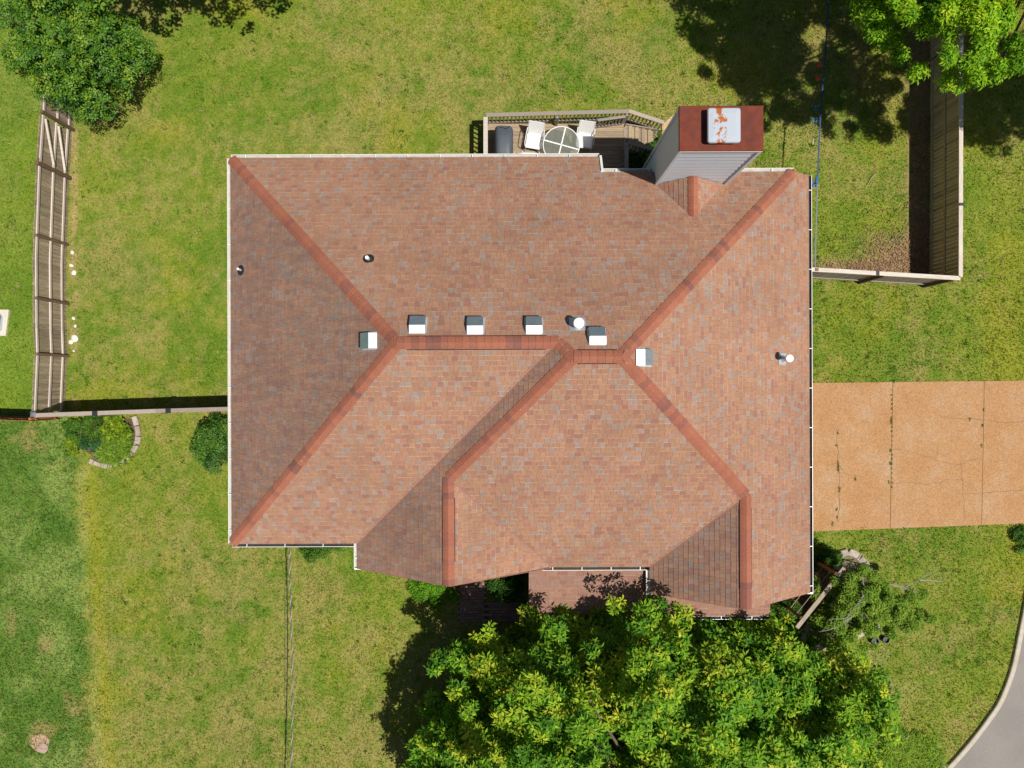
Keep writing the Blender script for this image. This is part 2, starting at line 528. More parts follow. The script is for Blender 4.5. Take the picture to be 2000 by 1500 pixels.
def lawn_color(x, y):
    g1 = np.array((.105, .188, .018)); g2 = np.array((.208, .248, .032)); tan = np.array((.335, .262, .112)); dk = np.array((.065, .155, .020))
    cool = np.array((.105, .185, .028)); pale = np.array((.30, .31, .10)); brown = np.array((.21, .13, .075)); yel = np.array((.31, .285, .022))
    a = fbm(x, y, 3.2, 0.3); b = fbm(x, y, .9, 2.0); c = vnoise(x, y, .22, 4.0); d = fbm(x, y, 1.7, 7.0)
    t = smooth(.20, .70, a * .40 + b * .34 + c * .26)
    col = g1 + (g2 - g1) * t[:, None]
    # dry thatch patches, stronger in the back garden and the front lawn
    dry = .46 + .25 * smooth(7, 10, y) * smooth(-12, -6, x) + .22 * smooth(-4, -8, y) * smooth(12, 8, x) + .1 * smooth(-12, -14, x) * smooth(-1, 4, y)
    dry = dry - .10 * smooth(10, 12, x) * smooth(9, 5, y) + .15 * smooth(10, 13, x) * smooth(-5, -8, y)
    td = smooth(.60 - dry * .42, .98 - dry * .34, d * .50 + c * .28 + b * .22) * .58
    col = col + (tan - col) * td[:, None]
    ty = smooth(.52, .75, fbm(x, y, 2.4, 11.0)) * .32
    col = col + (yel - col) * ty[:, None]
    # neighbour's cooler, darker lawn on the west
    e = neighbour_edge(y)
    nb = smooth(.35, -.35, x - e + (c - .5) * .5 + (b - .5) * .5) * (y < -1.0)
    nb2 = smooth(-16.6, -16.9, x) * (y >= -1.0)
    ncol = cool + (np.array((.195, .265, .065)) - cool) * smooth(.42, .66, fbm(x, y, 1.5, 5.0))[:, None]
    ncol = ncol + (dk - ncol) * (smooth(.5, .7, fbm(x, y, .5, 15.0)) * .5)[:, None]
    ncol = ncol + (tan - ncol) * (smooth(.60, .74, fbm(x, y, 1.2, 9.0)) * .6)[:, None]
    col = col + (ncol - col) * nb[:, None]
    col = col + ((g1 * 1.1) * (.8 + .5 * b[:, None]) - col) * (nb2 * .6)[:, None]
    edge = np.exp(-((x - e - .22) / .20) ** 2) * (y < -1.6) * (.35 + .6 * c) * smooth(.3, .5, b)
    col = col + (pale - col) * (edge * .8)[:, None]
    edge2 = np.exp(-((x - e - .55) / .3) ** 2) * (y < -1.6) * .6
    col = col + (yel * 1.05 - col) * (edge2 * .6)[:, None]
    # bare strip along the fence, leaf litter in the fence corner, worn ground below the trees
    s = np.exp(-((x + 16.38) / .13) ** 2) * (y > -.8) * (y < 9.5) * smooth(.35, .55, b)
    col = col + (np.array((.40, .29, .15)) - col) * (s * .8)[:, None]
    lit = np.exp(-(((x - 14.5) / 1.1) ** 2 + ((y - 4.75) / .75) ** 2)) + .8 * np.exp(-(((x - 12.8) / 1.6) ** 2 + ((y - 4.35) / .3) ** 2)) + .9 * smooth(14.6, 15.0, x) * smooth(15.7, 15.5, x) * smooth(3.7, 4, y)
    lit = np.clip(lit * (.55 + .9 * c), 0, 1)
    col = col + (np.array((.33, .21, .13)) - col) * (lit * .9)[:, None]
    worn = smooth(8.0, 11.5, x) * smooth(9.5, 11.5, y) * smooth(.4, .6, a * .5 + b * .5)
    col = col + (brown - col) * (worn * .18)[:, None]
    pad = np.exp(-(((x - 5.75) / .45) ** 2 + ((y - 9.2) / .7) ** 2) ** 2)
    col = col * (1 - .0 * pad)[:, None]
    # worn pale turf at the base of the big tree and along the road verge
    w2 = smooth(.45, .6, b) * np.exp(-(((x - 14.2) / 2.0) ** 2 + ((y + 10.6) / 1.2) ** 2))
    col = col + (pale * .9 - col) * (w2 * .7)[:, None]
    return np.clip(col * np.array((1.17, 1.16, 1.08)), .004, .9)

def axis(lo, hi, step, far):
    fine = np.arange(lo, hi + 1e-6, step)
    return np.concatenate([[-f for f in far[::-1]], fine, far])
gx = axis(-21.0, 21.0, .13, [24, 30, 45, 80, 160, 400])
gy = axis(-16.5, 16.5, .13, [20, 28, 45, 80, 160, 400])
GX, GY = np.meshgrid(gx, gy)
px_, py_ = GX.ravel(), GY.ravel()
gz = (fbm(px_, py_, 1.1, 3.3) - .5) * .03 - .012
gcol = lawn_color(px_, py_) * .80
nx, ny = len(gx), len(gy)
ii, jj = np.meshgrid(np.arange(nx - 1), np.arange(ny - 1))
a_ = (jj * nx + ii).ravel()
F = np.concatenate([np.c_[a_, a_ + 1, a_ + nx + 1], np.c_[a_, a_ + nx + 1, a_ + nx]])
ground = tri_mesh('lawn', np.c_[px_, py_, gz], F, gcol, M['lawn'])
tag(ground, 'mown lawn with dry tan patches around the house', kind='structure')

# grass blades over the lawn
def off_lawn(x, y):
    bad = inpoly(x, y, HOUSE_FOOT) | inpoly(x, y, DRIVE) | inpoly(x, y, ROAD)
    bad |= (x > .5) & (x < 8.7) & (y < -5.6) & (y > -7.9)
    bad |= (x > -2.02) & (x < -.95) & (y < -5.7) & (y > -8.95)
    bad |= (x > -.9) & (x < 4.1) & (y > 7) & (y < 9.3)
    return bad
def make_grass(n, seed):
    r = np.random.default_rng(seed)
    x = r.uniform(-20.6, 20.6, n); y = r.uniform(-15.8, 15.8, n)
    lit = np.exp(-(((x - 14.5) / 1.1) ** 2 + ((y - 4.75) / .75) ** 2)) + 1.0 * (x > 14.8) * (x < 15.6) * (y > 3.7)
    keep = ~off_lawn(x, y) & (r.random(n) > lit * .85)
    x, y = x[keep], y[keep]; n = len(x)
    th = r.uniform(0, 2 * np.pi, n)
    tall = 1 + .7 * (x < neighbour_edge(y)) * (y < -1)
    Ln = r.uniform(.04, .10, n) * tall
    wd = r.uniform(.010, .022, n)
    tilt = r.uniform(.35, 1.25, n)
    dx, dy = np.cos(th), np.sin(th)
    B0 = np.c_[x - dy * wd, y + dx * wd, np.zeros(n) - .01]
    B1 = np.c_[x + dy * wd, y - dx * wd, np.zeros(n) - .01]
    T = np.c_[x + dx * Ln * np.sin(tilt), y + dy * Ln * np.sin(tilt), Ln * np.cos(tilt) + .004]
    V = np.stack([B0, B1, T], 1).reshape(-1, 3)
    c = lawn_color(x, y) * r.uniform(.72, 1.36, (n, 1)) * (.80 + .40 * vnoise(x, y, .13, 21.0))[:, None] * (1 + r.normal(0, .06, (n, 3)))
    C = np.repeat(np.clip(c, .003, .8), 3, 0)
    return V, np.arange(3 * n).reshape(-1, 3), C
V, F, C = make_grass(430000, 3)
def make_tufts(n, k, seed):
    r = np.random.default_rng(seed)
    x0 = r.uniform(-20.5, 20.5, n); y0 = r.uniform(-15.6, 15.6, n)
    keep = ~off_lawn(x0, y0) & (fbm(x0, y0, 2.0, 31.0) + r.normal(0, .08, n) > .45)
    x0, y0 = x0[keep], y0[keep]; n = len(x0)
    kind = r.random(n)
    tc = np.where((kind < .62)[:, None], np.array((.085, .205, .012)), np.where((kind < .85)[:, None], np.array((.32, .34, .03)), np.array((.42, .34, .16))))
    li = np.repeat(np.arange(n), k); m = len(li)
    s = r.uniform(.03, .10, n)[li]
    x = x0[li] + r.normal(0, 1, m) * s; y = y0[li] + r.normal(0, 1, m) * s
    th = r.uniform(0, 2 * np.pi, m); Ln = r.uniform(.05, .12, m); wd = r.uniform(.009, .018, m); tilt = r.uniform(.4, 1.2, m)
    dx, dy = np.cos(th), np.sin(th)
    V = np.stack([np.c_[x - dy * wd, y + dx * wd, np.zeros(m)], np.c_[x + dy * wd, y - dx * wd, np.zeros(m)], np.c_[x + dx * Ln * np.sin(tilt), y + dy * Ln * np.sin(tilt), Ln * np.cos(tilt) + .02]], 1).reshape(-1, 3)
    C = np.repeat(np.clip(tc[li] * r.uniform(.6, 1.3, (m, 1)), .003, .8), 3, 0)
    return V, np.arange(3 * m).reshape(-1, 3), C
V2, F2, C2 = make_tufts(4500, 13, 5)
F = np.vstack([F, F2 + len(V)]); V = np.vstack([V, V2]); C = np.vstack([C, C2])
g = tri_mesh('grass', V, F, C, M['grass_blade'])
tag(g, 'short grass blades covering the lawns around the house', kind='stuff')

# driveway: slabs with open joints
drive = bpy.data.objects.new('driveway', None); COL.objects.link(drive)
tag(drive, 'tan exposed aggregate driveway of cracked slabs', kind='structure')
def dy_top(x): return np.interp(x, [9.3, 19.15, 34], [.02, .13, .3])
def dy_bot(x): return np.interp(x, [9.3, 19.15, 34], [-5.58, -5.21, -4.7])
xs = [9.3, 14.13, 17.55, 21.0, 24.5, 28.0]
for i in range(len(xs) - 1):
    a, b = xs[i] + (.011 if i else 0), xs[i + 1] - .011
    sk = -.06
    mb = MB()
    poly = [(a - sk * 0, dy_bot(a)), (b, dy_bot(b)), (b + .10, dy_top(b)), (a + .10, dy_top(a))]
    mb.prism(poly, -.12, .022 + .003 * (i % 2))
    mb.build('slab', M['aggregate'], drive)
# cracks: thin dirt-filled lines lying in the slabs
crack_px = [
    [(1637, 838), (1633, 860), (1636, 880), (1635, 905), (1639, 930), (1637, 960), (1640, 985), (1635, 1015), (1638, 1020)],
    [(1620, 908), (1636, 906), (1648, 922), (1662, 930), (1672, 936)],
    [(1738, 878), (1760, 878), (1790, 886), (1815, 893), (1845, 903), (1872, 908), (1890, 900), (1915, 894)],
    [(1825, 806), (1850, 816), (1895, 818), (1918, 820), (1960, 826), (2000, 822)],
    [(1736, 945), (1780, 942), (1800, 946), (1835, 942), (1850, 937), (1880, 938)],
    [(1875, 908), (1879, 940), (1880, 965), (1883, 985), (1882, 1020)],
    [(1880, 965), (1910, 964), (1950, 960), (2000, 957)],
    [(1831, 866), (1830, 890)],
]
for k, pl in enumerate(crack_px):
    pts = catmull([W2(*p) for p in pl], 4)
    rr = random.Random(k)
    pts = [Vector((p.x + rr.uniform(-.02, .02), p.y + rr.uniform(-.02, .02), 0)) for p in pts]
    mb = MB()
    vs_, fs = [], []
    for i, p in enumerate(pts):
        d = pts[min(i + 1, len(pts) - 1)] - pts[max(i - 1, 0)]
        d.normalize()
        s = Vector((-d.y, d.x, 0)) * rr.uniform(.004, .013)
        vs_ += [(p.x - s.x, p.y - s.y, .0285), (p.x + s.x, p.y + s.y, .0285)]
        if i:
            fs.append((2 * i - 2, 2 * i - 1, 2 * i + 1, 2 * i))
    mb.add(vs_, fs)
    mb.build('crack', M['crack'], drive)
# joint filler (soil) below the slabs' joints
for x in xs[1:-1]:
    mb = MB()
    mb.add([(x - .03, dy_bot(x), .010), (x + .03, dy_bot(x), .010), (x + .13, dy_top(x), .010), (x + .07, dy_top(x), .010)], [(0, 1, 2, 3)])
    mb.build('joint', M['crack'], drive)

# road and kerb
mb = MB()
mb.add([(p[0], p[1], .012) for p in ROAD], [tuple(range(len(ROAD)))])
tag(mb.build('road', M['asphalt']), 'grey asphalt road at the lower right corner', kind='structure')
kerb = bpy.data.objects.new('kerb', None); COL.objects.link(kerb)
tag(kerb, 'curved pale concrete kerb along the road', kind='structure')
def strip(pts, o0, o1, z0, z1, i0, i1):
    mb = MB()
    ring = []
    for i in range(i0, i1 + 1):
        d = pts[min(i + 1, len(pts) - 1)] - pts[max(i - 1, 0)]
        d.normalize()
        n = Vector((-d.y, d.x, 0))
        ring.append((pts[i] + n * o0, pts[i] + n * o1))
    vs_, fs = [], []
    for (a, b) in ring:
        vs_ += [(a.x, a.y, z0), (a.x, a.y, z1 - .02), (a.x * .85 + b.x * .15, a.y * .85 + b.y * .15, z1), (b.x, b.y, z1), (b.x, b.y, z0)]
    for k in range(len(ring) - 1):
        for j in range(4):
            fs.append((k * 5 + j, k * 5 + j + 1, k * 5 + 5 + j + 1, k * 5 + 5 + j))
    fs.append((0, 1, 2, 3, 4)); q = (len(ring) - 1) * 5; fs.append((q + 4, q + 3, q + 2, q + 1, q))
    mb.add(vs_, fs)
    return mb
step = 7
for i in range(0, len(KERB) - 1, step):
    sub = list(KERB)
    mb = strip(sub, -.08, .08, -.1, .11, i, min(i + step, len(KERB) - 1))
    mb.build('kerb_stone', M['kerb'], kerb)

# shaded brick path by the front door
path = bpy.data.objects.new('front_path', None); COL.objects.link(path)
tag(path, 'shaded brown brick path under the big front tree', kind='structure')
mb = MB(); mb.prism([(-2.0, -8.9), (-.98, -8.9), (-.98, -5.7), (-2.0, -5.7)], -.05, .012); mb.build('path_bed', M['mulch'], path)
mb = MB(); mb.prism([(-.98, -8.9), (1.1, -8.9), (1.1, -8.15), (-.98, -8.15)], -.05, .012); mb.build('path_bed', M['mulch'], path)
mb = MB(); mb.box((0, 0, .02), (.196, .096, .04), bev=.006); brick_me = mb.mesh('paving_brick', M['paver'])
nb_ = 0
for r_ in range(30):
    for c_ in range(5):
        x = -1.90 + c_ * .2045 + (.1 if r_ % 2 else 0) - .05; y = -5.8 - r_ * .1045
        place('paving_brick', brick_me, path, (x, y, .006 + random.uniform(0, .004)), random.uniform(-.01, .01)); nb_ += 1
for r_ in range(7):
    for c_ in range(9):
        x = -.85 + c_ * .2045 + (.1 if r_ % 2 else 0); y = -8.2 - r_ * .1045
        place('paving_brick', brick_me, path, (x, y, .006 + random.uniform(0, .004)), random.uniform(-.01, .01)); nb_ += 1

# ------------------------------------------------------------------ the house
ZE, SL = 2.70, 0.67
SW_ = SL * 6.475 / 6.26
SE = SL * 6.885 / (9.98 - 2.98)
planes = {            # slope z = ZE + a*x + b*y + c
    'N': (0, -SL, SL * 7.62), 'W': (SW_, 0, SW_ * 9.43), 'SW': (0, SL, SL * 5.33), 'WW': (SL, 0, SL * 5.21),
    'S': (0, SL, SL * 6.15), 'E': (-SE, 0, SE * 9.98), 'LG': (-SL, 0, SL * 1.29), 'RG': (SL, 0, -SL * 4.61)}
def zof(k, x, y):
    a, b, c = planes[k]
    return ZE + a * x + b * y + c
def P(k, x, y): return Vector((x, y, zof(k, x, y)))
def nrm(k):
    a, b, c = planes[k]
    return Vector((-a, -b, 1)).normalized()
A = (-9.43, 7.62); B_ = (-9.43, -5.33); N1 = (2.96, 7.62); N2 = (2.96, 6.98); N3 = (9.98 - SL * .64 / SE, 6.98); N4 = (9.98, 6.98)
Ep = (2.98, .735); J = (1.675, .735); K = (1.265, 1.145); Wp = (-3.17, 1.145); V1 = (-5.21, -5.33)
G1 = (-1.96, -2.90); G2 = (-1.96, -6.17); G3 = (-5.21, -6.17); V2 = (1.29, -6.15); G5 = (1.29, -6.17)
V3 = (4.61, -6.15); RX = (SE * 9.98 + SL * 4.61) / (SE + SL); R1 = (RX, -6.15 + RX - 4.61); R2 = (RX, -7.04); R3 = (4.61, -7.04); R4 = (9.98, -7.04)
faces = {
    'N': [A, Wp, K, J, Ep, N3, N2, N1], 'W': [A, B_, Wp], 'SW': [B_, V1, K, Wp], 'WW': [V1, G3, G2, G1, J, K],
    'LG': [G1, G2, V2], 'S': [J, G1, V2, V3, R1, Ep], 'RG': [V3, R3, R2, R1], 'E': [Ep, R1, R2, R4, N4, N3]}

house = thing('house', 'single storey house with terracotta shingle hip roof and grey sided chimney', 'house', (0, 0, 0), .0035)
mb = MB(); mb.prism(HOUSE_FOOT[::-1] if False else HOUSE_FOOT, -.1, 2.62)
mb.build('wall', M['brick'], house)
def gable_wall(x0, xm, x1, y, zt):
    mb = MB(); t = .12
    z0 = 2.62
    mb.add([(x0, y, z0), (x1, y, z0), (xm, y, zt), (x0, y + t, z0), (x1, y + t, z0), (xm, y + t, zt)], [(0, 1, 2), (5, 4, 3), (0, 3, 4, 1), (1, 4, 5, 2), (2, 5, 3, 0)])
    mb.build('gable_wall', M['siding'], house)
gable_wall(-4.9, -1.96, .98, -5.72, 4.65)
gable_wall(4.95, 7.295, 9.64, -6.6, 4.25)

# roof deck (closed slab below the shingles)
mb = MB()
T_ = .14
for k, poly in faces.items():
    top = [P(k, *p) for p in poly]
    n = len(top)
    bot = [v - Vector((0, 0, T_)) for v in top]
    from mathutils.geometry import tessellate_polygon
    tris = tessellate_polygon([top])
    fs = []
    for t in tris:
        a, b, c = t
        nn = (top[b] - top[a]).cross(top[c] - top[a])
        if nn.z < 0: a, b, c = c, b, a
        fs += [(a, b, c), (n + c, n + b, n + a)]
    for i in range(n):
        j = (i + 1) % n
        fs.append((i, j, n + j, n + i))
    mb.add(top + bot, fs)
roof = mb.build('roof', M['roofdeck'], house)

# shingle colours (albedo)
PAL = [((.345, .172, .104), 28), ((.332, .160, .100), 22), ((.350, .185, .106), 15), ((.285, .122, .090), 10), ((.315, .195, .145), 10), ((.295, .222, .188), 11), ((.262, .208, .182), 4)]
_mean = np.average(np.array([p[0] for p in PAL]), axis=0, weights=[p[1] for p in PAL])
pal_c = [tuple((_mean + (np.array(p[0]) - _mean) * .64) * np.array((1.03, 1.07, 1.07))) for p in PAL]; pal_w = [p[1] for p in PAL]
def clip_tri(poly, tri):
    out = poly
    for i in range(3):
        a, b = tri[i], tri[(i + 1) % 3]
        inp, out = out, []
        if not inp: return []
        def side(p): return (b[0] - a[0]) * (p[1] - a[1]) - (b[1] - a[1]) * (p[0] - a[0])
        for q in range(len(inp)):
            c, d = inp[q], inp[(q + 1) % len(inp)]
            sc, sd = side(c), side(d)
            if sc >= 0: out.append(c)
            if (sc >= 0) != (sd >= 0):
                t = sc / (sc - sd)
                out.append((c[0] + (d[0] - c[0]) * t, c[1] + (d[1] - c[1]) * t))
    return out
def parea(p):
    return .5 * sum(p[i][0] * p[(i + 1) % len(p)][1] - p[(i + 1) % len(p)][0] * p[i][1] for i in range(len(p)))

EXPO = .172
lit_edge_rng = random.Random(77)
SINGLE_W = (.13, .16, .19)
single_cand = []
def shingle_face(k, poly3, n, ue, mat, rnd, courses, expo=EXPO, singles=True, wmin=.11, wmax=.22, butt=.017, pal=None):
    """lays tabs course by course on a plane; tabs are real wedges with a butt edge"""
    pw, pc = (pal_w, pal_c) if pal is None else pal
    uv = n.cross(ue)
    if uv.z < 0: uv = -uv
    O = min(poly3, key=lambda p: p.dot(uv))
    loc = [((p - O).dot(ue), (p - O).dot(uv)) for p in poly3]
    tris = []
    for t in tessellate_polygon([poly3]):
        tr = [loc[i] for i in t]
        if parea(tr) < 0: tr = tr[::-1]
        tris.append(tr)
    umin, umax = min(p[0] for p in loc), max(p[0] for p in loc)
    vmax = max(p[1] for p in loc)
    v0 = -.02
    row = 0
    while v0 < vmax:
        u = umin - rnd.uniform(0, .3)
        lastc = None
        while u < umax:
            w = rnd.choice(SINGLE_W) if rnd.random() < .5 else rnd.uniform(wmin, wmax)
            ci = rnd.choices(range(len(pc)), pw)[0]
            base = pc[ci]
            jit = rnd.uniform(.93, 1.07)
            rect = [(u + .002, max(v0, 0)), (u + w - .002, max(v0, 0)), (u + w - .002, v0 + expo), (u + .002, v0 + expo)]
            hb = butt + rnd.uniform(-.003, .004)
            cells = []
            for tr in tris:
                c = clip_tri(rect, tr)
                if len(c) > 2 and abs(parea(c)) > 2e-4: cells.append(c)
            full = len(cells) == 1 and abs(abs(parea(cells[0])) - abs(parea(rect))) < 1e-5
            if full and singles and w in SINGLE_W and v0 > 0:
                ctr = O + ue * u + uv * v0
                single_cand.append((ctr.z, ctr, ue.copy(), uv.copy(), n.copy(), w, ci, mat, (cells[0], base, jit, hb, v0, courses, O)))
            else:
                for c in cells:
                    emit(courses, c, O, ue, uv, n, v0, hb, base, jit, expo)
            u += w
        v0 += expo
        row += 1
def emit(mb, c, O, ue, uv, n, v0, hb, base, jit, expo=EXPO):
    m_ = len(c)
    top, bot = [], []
    for (a, b) in c:
        h = hb * (1 - .75 * (b - v0) / expo)
        p = O + ue * a + uv * b
        top.append(p + n * h); bot.append(p - n * .004)
    if (top[1] - top[0]).cross(top[2] - top[1]).dot(n) < 0:
        top.reverse(); bot.reverse()
    mb.col = tuple(x * jit for x in base)
    mb.add(top, [tuple(range(m_))])
    # lower edge of the tab painted paler: sunlit butt line, plus some granule loss
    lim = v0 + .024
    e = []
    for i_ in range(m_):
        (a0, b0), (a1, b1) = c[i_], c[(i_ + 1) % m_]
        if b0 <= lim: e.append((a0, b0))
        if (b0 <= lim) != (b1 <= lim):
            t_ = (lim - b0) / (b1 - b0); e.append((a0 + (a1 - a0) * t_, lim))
    if len(e) > 2 and lit_edge_rng.random() < .5:
        k_ = lit_edge_rng.uniform(1.08, 1.34)
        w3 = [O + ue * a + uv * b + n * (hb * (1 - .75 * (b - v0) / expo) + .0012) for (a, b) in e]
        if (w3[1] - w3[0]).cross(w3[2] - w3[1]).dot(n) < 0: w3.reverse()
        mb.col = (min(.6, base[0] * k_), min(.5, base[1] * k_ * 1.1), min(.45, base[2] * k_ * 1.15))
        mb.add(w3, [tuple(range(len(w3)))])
    mb.col = (.42, .30, .23)  # sides painted pale, as if the butt edge caught the sun
    mb.add(top + bot, [(m_ + i, m_ + (i + 1) % m_, (i + 1) % m_, i) for i in range(m_)])

mb_plain, mb_alg = MB(), MB()
rs = random.Random(5)
for k, poly in faces.items():
    alg = k in ('W', 'WW', 'RG')
    ue = Vector((0, 1, 0)) if k in ('W', 'WW', 'LG', 'RG', 'E') else Vector((1, 0, 0))
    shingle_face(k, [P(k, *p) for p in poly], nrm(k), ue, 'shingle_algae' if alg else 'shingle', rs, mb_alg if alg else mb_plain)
# the 300 tabs nearest the camera are pieces of their own; the rest goes into the joined courses
single_cand.sort(key=lambda t: -t[0])
tab_mesh = {}
for q, (z, ctr, ue, uv, n, w, ci, mat, rest) in enumerate(single_cand):
    if q < 295:
        key = (w, ci, mat)
        if key not in tab_mesh:
            mb = MB(); mb.col = pal_c[ci]
            x0, x1 = .002, w - .002
            hb = .014
            vv = [(x0, 0, hb), (x1, 0, hb), (x1, EXPO, hb * .25), (x0, EXPO, hb * .25), (x0, 0, -.004), (x1, 0, -.004), (x1, EXPO, -.004), (x0, EXPO, -.004)]
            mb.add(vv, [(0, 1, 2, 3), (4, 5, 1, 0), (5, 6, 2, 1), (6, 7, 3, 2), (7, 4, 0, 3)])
            mb.col = tuple(min(.6, v * 1.3) for v in pal_c[ci])  # pale strip paints the sunlit butt edge onto the tab
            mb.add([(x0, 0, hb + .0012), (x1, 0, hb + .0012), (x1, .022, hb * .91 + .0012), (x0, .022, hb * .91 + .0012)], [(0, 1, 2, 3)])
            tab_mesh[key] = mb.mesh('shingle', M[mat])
        flip = ue.cross(uv).dot(n) < 0
        if flip:
            R = Matrix((-ue, uv, n)).transposed().to_4x4()
            ctr = ctr + ue * w
        else:
            R = Matrix((ue, uv, n)).transposed().to_4x4()
        R.translation = ctr
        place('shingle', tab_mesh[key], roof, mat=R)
    else:
        c, base, jit, hb, v0, courses, O = rest
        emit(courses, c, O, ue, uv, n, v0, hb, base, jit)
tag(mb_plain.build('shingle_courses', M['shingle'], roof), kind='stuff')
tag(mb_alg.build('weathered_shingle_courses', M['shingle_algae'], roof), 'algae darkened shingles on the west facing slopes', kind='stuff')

# hip and ridge caps, one object per cap
CAPC = [(.325, .122, .074), (.308, .113, .070), (.290, .112, .074), (.25, .10, .072), (.215, .092, .072)]
CAPW = [34, 30, 22, 10, 4]
def cap_run(p0, p1, na, nb, width=.185, expo=.205, lift=.012, parent=roof, rnd=random.Random(9), tone=1.0):
    """caps from p0 (low end) to p1 (high end)"""
    d = (p1 - p0); Ltot = d.length; d.normalize()
    def wing(n, o):
        w = d.cross(n); w.normalize()
        # choose the side that heads away from the other plane (downhill of its own slope)
        if w.dot(o) > 0: w = -w
        return w
    wa, wb = wing(na, nb), wing(nb, na)
    if wa.dot(nb) > 0: wa = -wa
    if wb.dot(na) > 0: wb = -wb
    nn = (na + nb).normalized()
    n = max(1, round(Ltot / expo)); e = Ltot / n
    L = e + .03
    meshes = []
    for ci, c in enumerate(CAPC):
        mb = MB(); mb.col = tuple(x * tone for x in c)
        vs_ = []
        for (t, h) in ((0, lift + .020), (L, lift + .007)):
            for (side, f) in (('a', 1.0), ('a', .45), ('m', 0), ('b', .45), ('b', 1.0)):
                if side == 'm': q = nn * (h - .006)
                elif side == 'a': q = wa * width * f + na * h
                else: q = wb * width * f + nb * h
                vs_.append(d * t + q)
        base = len(vs_)
        for (t, h) in ((0, -.002), (L, -.002)):
            vs_ += [d * t + wa * width + na * h, d * t + nn * h, d * t + wb * width + nb * h]
        fs = [(i, i + 1, 6 + i, 5 + i) for i in range(4)]
        fs += [(0, base, base + 1, base + 2, 4, 3, 2, 1), (base, 0, 5, base + 3), (4, base + 2, base + 5, 9)]
        # orient upwards
        q = (vs_[1] - vs_[0]).cross(vs_[6] - vs_[0])
        if q.dot(na) < 0: fs = [f[::-1] for f in fs]
        mb.add(vs_, fs)
        meshes.append(mb.mesh('ridge_cap', M['ridge']))
    for i in range(n):
        me = meshes[rnd.choices(range(len(CAPC)), CAPW)[0]]
        place('ridge_cap', me, parent, p0 + d * (e * i))
def PV(k, pt): return P(k, *pt)
runs = [
    (PV('N', A), PV('N', Wp), 'W', 'N', .012), (PV('SW', B_), PV('SW', Wp), 'W', 'SW', .012),
    (PV('N', N3), PV('N', Ep), 'N', 'E', .012), (PV('E', R1), PV('E', Ep), 'E', 'S', .012),
    (PV('WW', G1), PV('WW', J), 'WW', 'S', .012), (PV('N', K), PV('N', J), 'N', 'WW', .012),
    (PV('N', Wp), PV('N', K), 'N', 'SW', .03), (PV('N', J), PV('N', Ep), 'N', 'S', .03),
    (PV('WW', G2), PV('WW', G1), 'WW', 'LG', .03), (PV('E', R2), PV('E', R1), 'RG', 'E', .03)]
for (a, b, ka, kb, lf) in runs:
    cap_run(a, b, nrm(ka), nrm(kb), lift=lf)
# ridge vents: dark slotted strips under the ridge caps
def ridge_vent(p0, p1, na, nb, parent=roof, width=.225):
    d = (p1 - p0); L = d.length; d.normalize()
    mb = MB()
    wa = d.cross(na); wa = -wa if wa.dot(nb) > 0 else wa
    wb = d.cross(nb); wb = -wb if wb.dot(na) > 0 else wb
    nn = (na + nb).normalized()
    for (t) in (0, L):
        pass
    vs_ = []
    for t in (0, L):
        vs_ += [p0 + d * t + wa * width, p0 + d * t + wa * width + na * .026, p0 + d * t + nn * .022, p0 + d * t + wb * width + nb * .026, p0 + d * t + wb * width]
    fs = [(i, i + 1, 6 + i, 5 + i) for i in range(4)] + [(0, 1, 2, 3, 4), (9, 8, 7, 6, 5)]
    mb.add(vs_, fs)
    mb.build('ridge_vent', M['black'], parent)
def lerp(a, b, t): return a + (b - a) * t
a, b = PV('N', Wp), PV('N', K); ridge_vent(lerp(a, b, .06), lerp(a, b, .93), nrm('N'), nrm('SW'))
a, b = PV('N', J), PV('N', Ep); ridge_vent(lerp(a, b, .08), lerp(a, b, .92), nrm('N'), nrm('S'))
a, b = PV('WW', G2), PV('WW', G1); ridge_vent(lerp(a, b, .22), lerp(a, b, .82), nrm('WW'), nrm('LG'))
a, b = PV('E', R2), PV('E', R1); ridge_vent(lerp(a, b, .17), lerp(a, b, .88), nrm('RG'), nrm('E'))

# gutters: open troughs with a white outer lip and cross straps

def gutter(p0, p1, out, name='gutter', strap_gap=1.09, first=.5, drop=.0, straps=True, shade_dirt=False):
    p0, p1 = Vector(p0), Vector(p1)
    out = Vector(out).normalized()
    d = (p1 - p0); L = d.length; d.normalize()
    z = -.012 - drop
    prof = [(.004, z), (.004, z - .10), (.085, z - .10), (.125, z - .02), (.125, z), (.110, z), (.108, z - .012), (.098, z - .085), (.014, z - .085), (.014, z)]
    mb = MB()
    n = len(prof)
    vs_ = [p0 + out * a + Vector((0, 0, b)) for (a, b) in prof] + [p1 + out * a + Vector((0, 0, b)) for (a, b) in prof]
    flip = d.cross(out).z > 0
    def fc(f): return f if flip else f[::-1]
    for i in range(n):
        j = (i + 1) % n
        mb.mi = 1 if i in ((6, 7, 8) if shade_dirt else (7, 8)) else 0  # shaded eaves: inner lip wall painted dark along with the floor
        mb.add([vs_[i], vs_[j], vs_[n + j], vs_[n + i]], [fc((0, 1, 2, 3))])
    mb.mi = 0
    for q in (0, n):
        mb.add([vs_[q + i] for i in (0, 1, 2, 3, 4)], [(0, 1, 2, 3, 4)])
    g = mb.build(name, [M['white'], M['gutter_shade_dirt'] if shade_dirt else M['gutter_pale']], house)
    if straps:
        t = first
        while t < L - .1:
            m2 = MB()
            c = p0 + d * t + out * .05 + Vector((0, 0, z + .004))
            m2.box(c, (.14, .022, .006), rot=Matrix((out, d, out.cross(d))).transposed())
            m2.build('gutter_strap', M['white'], g)
            t += strap_gap
    return g
def zz(k, p, dx=0): return (p[0], p[1], zof(k, *p))
gutter(zz('N', A), zz('N', N1), (0, 1, 0))
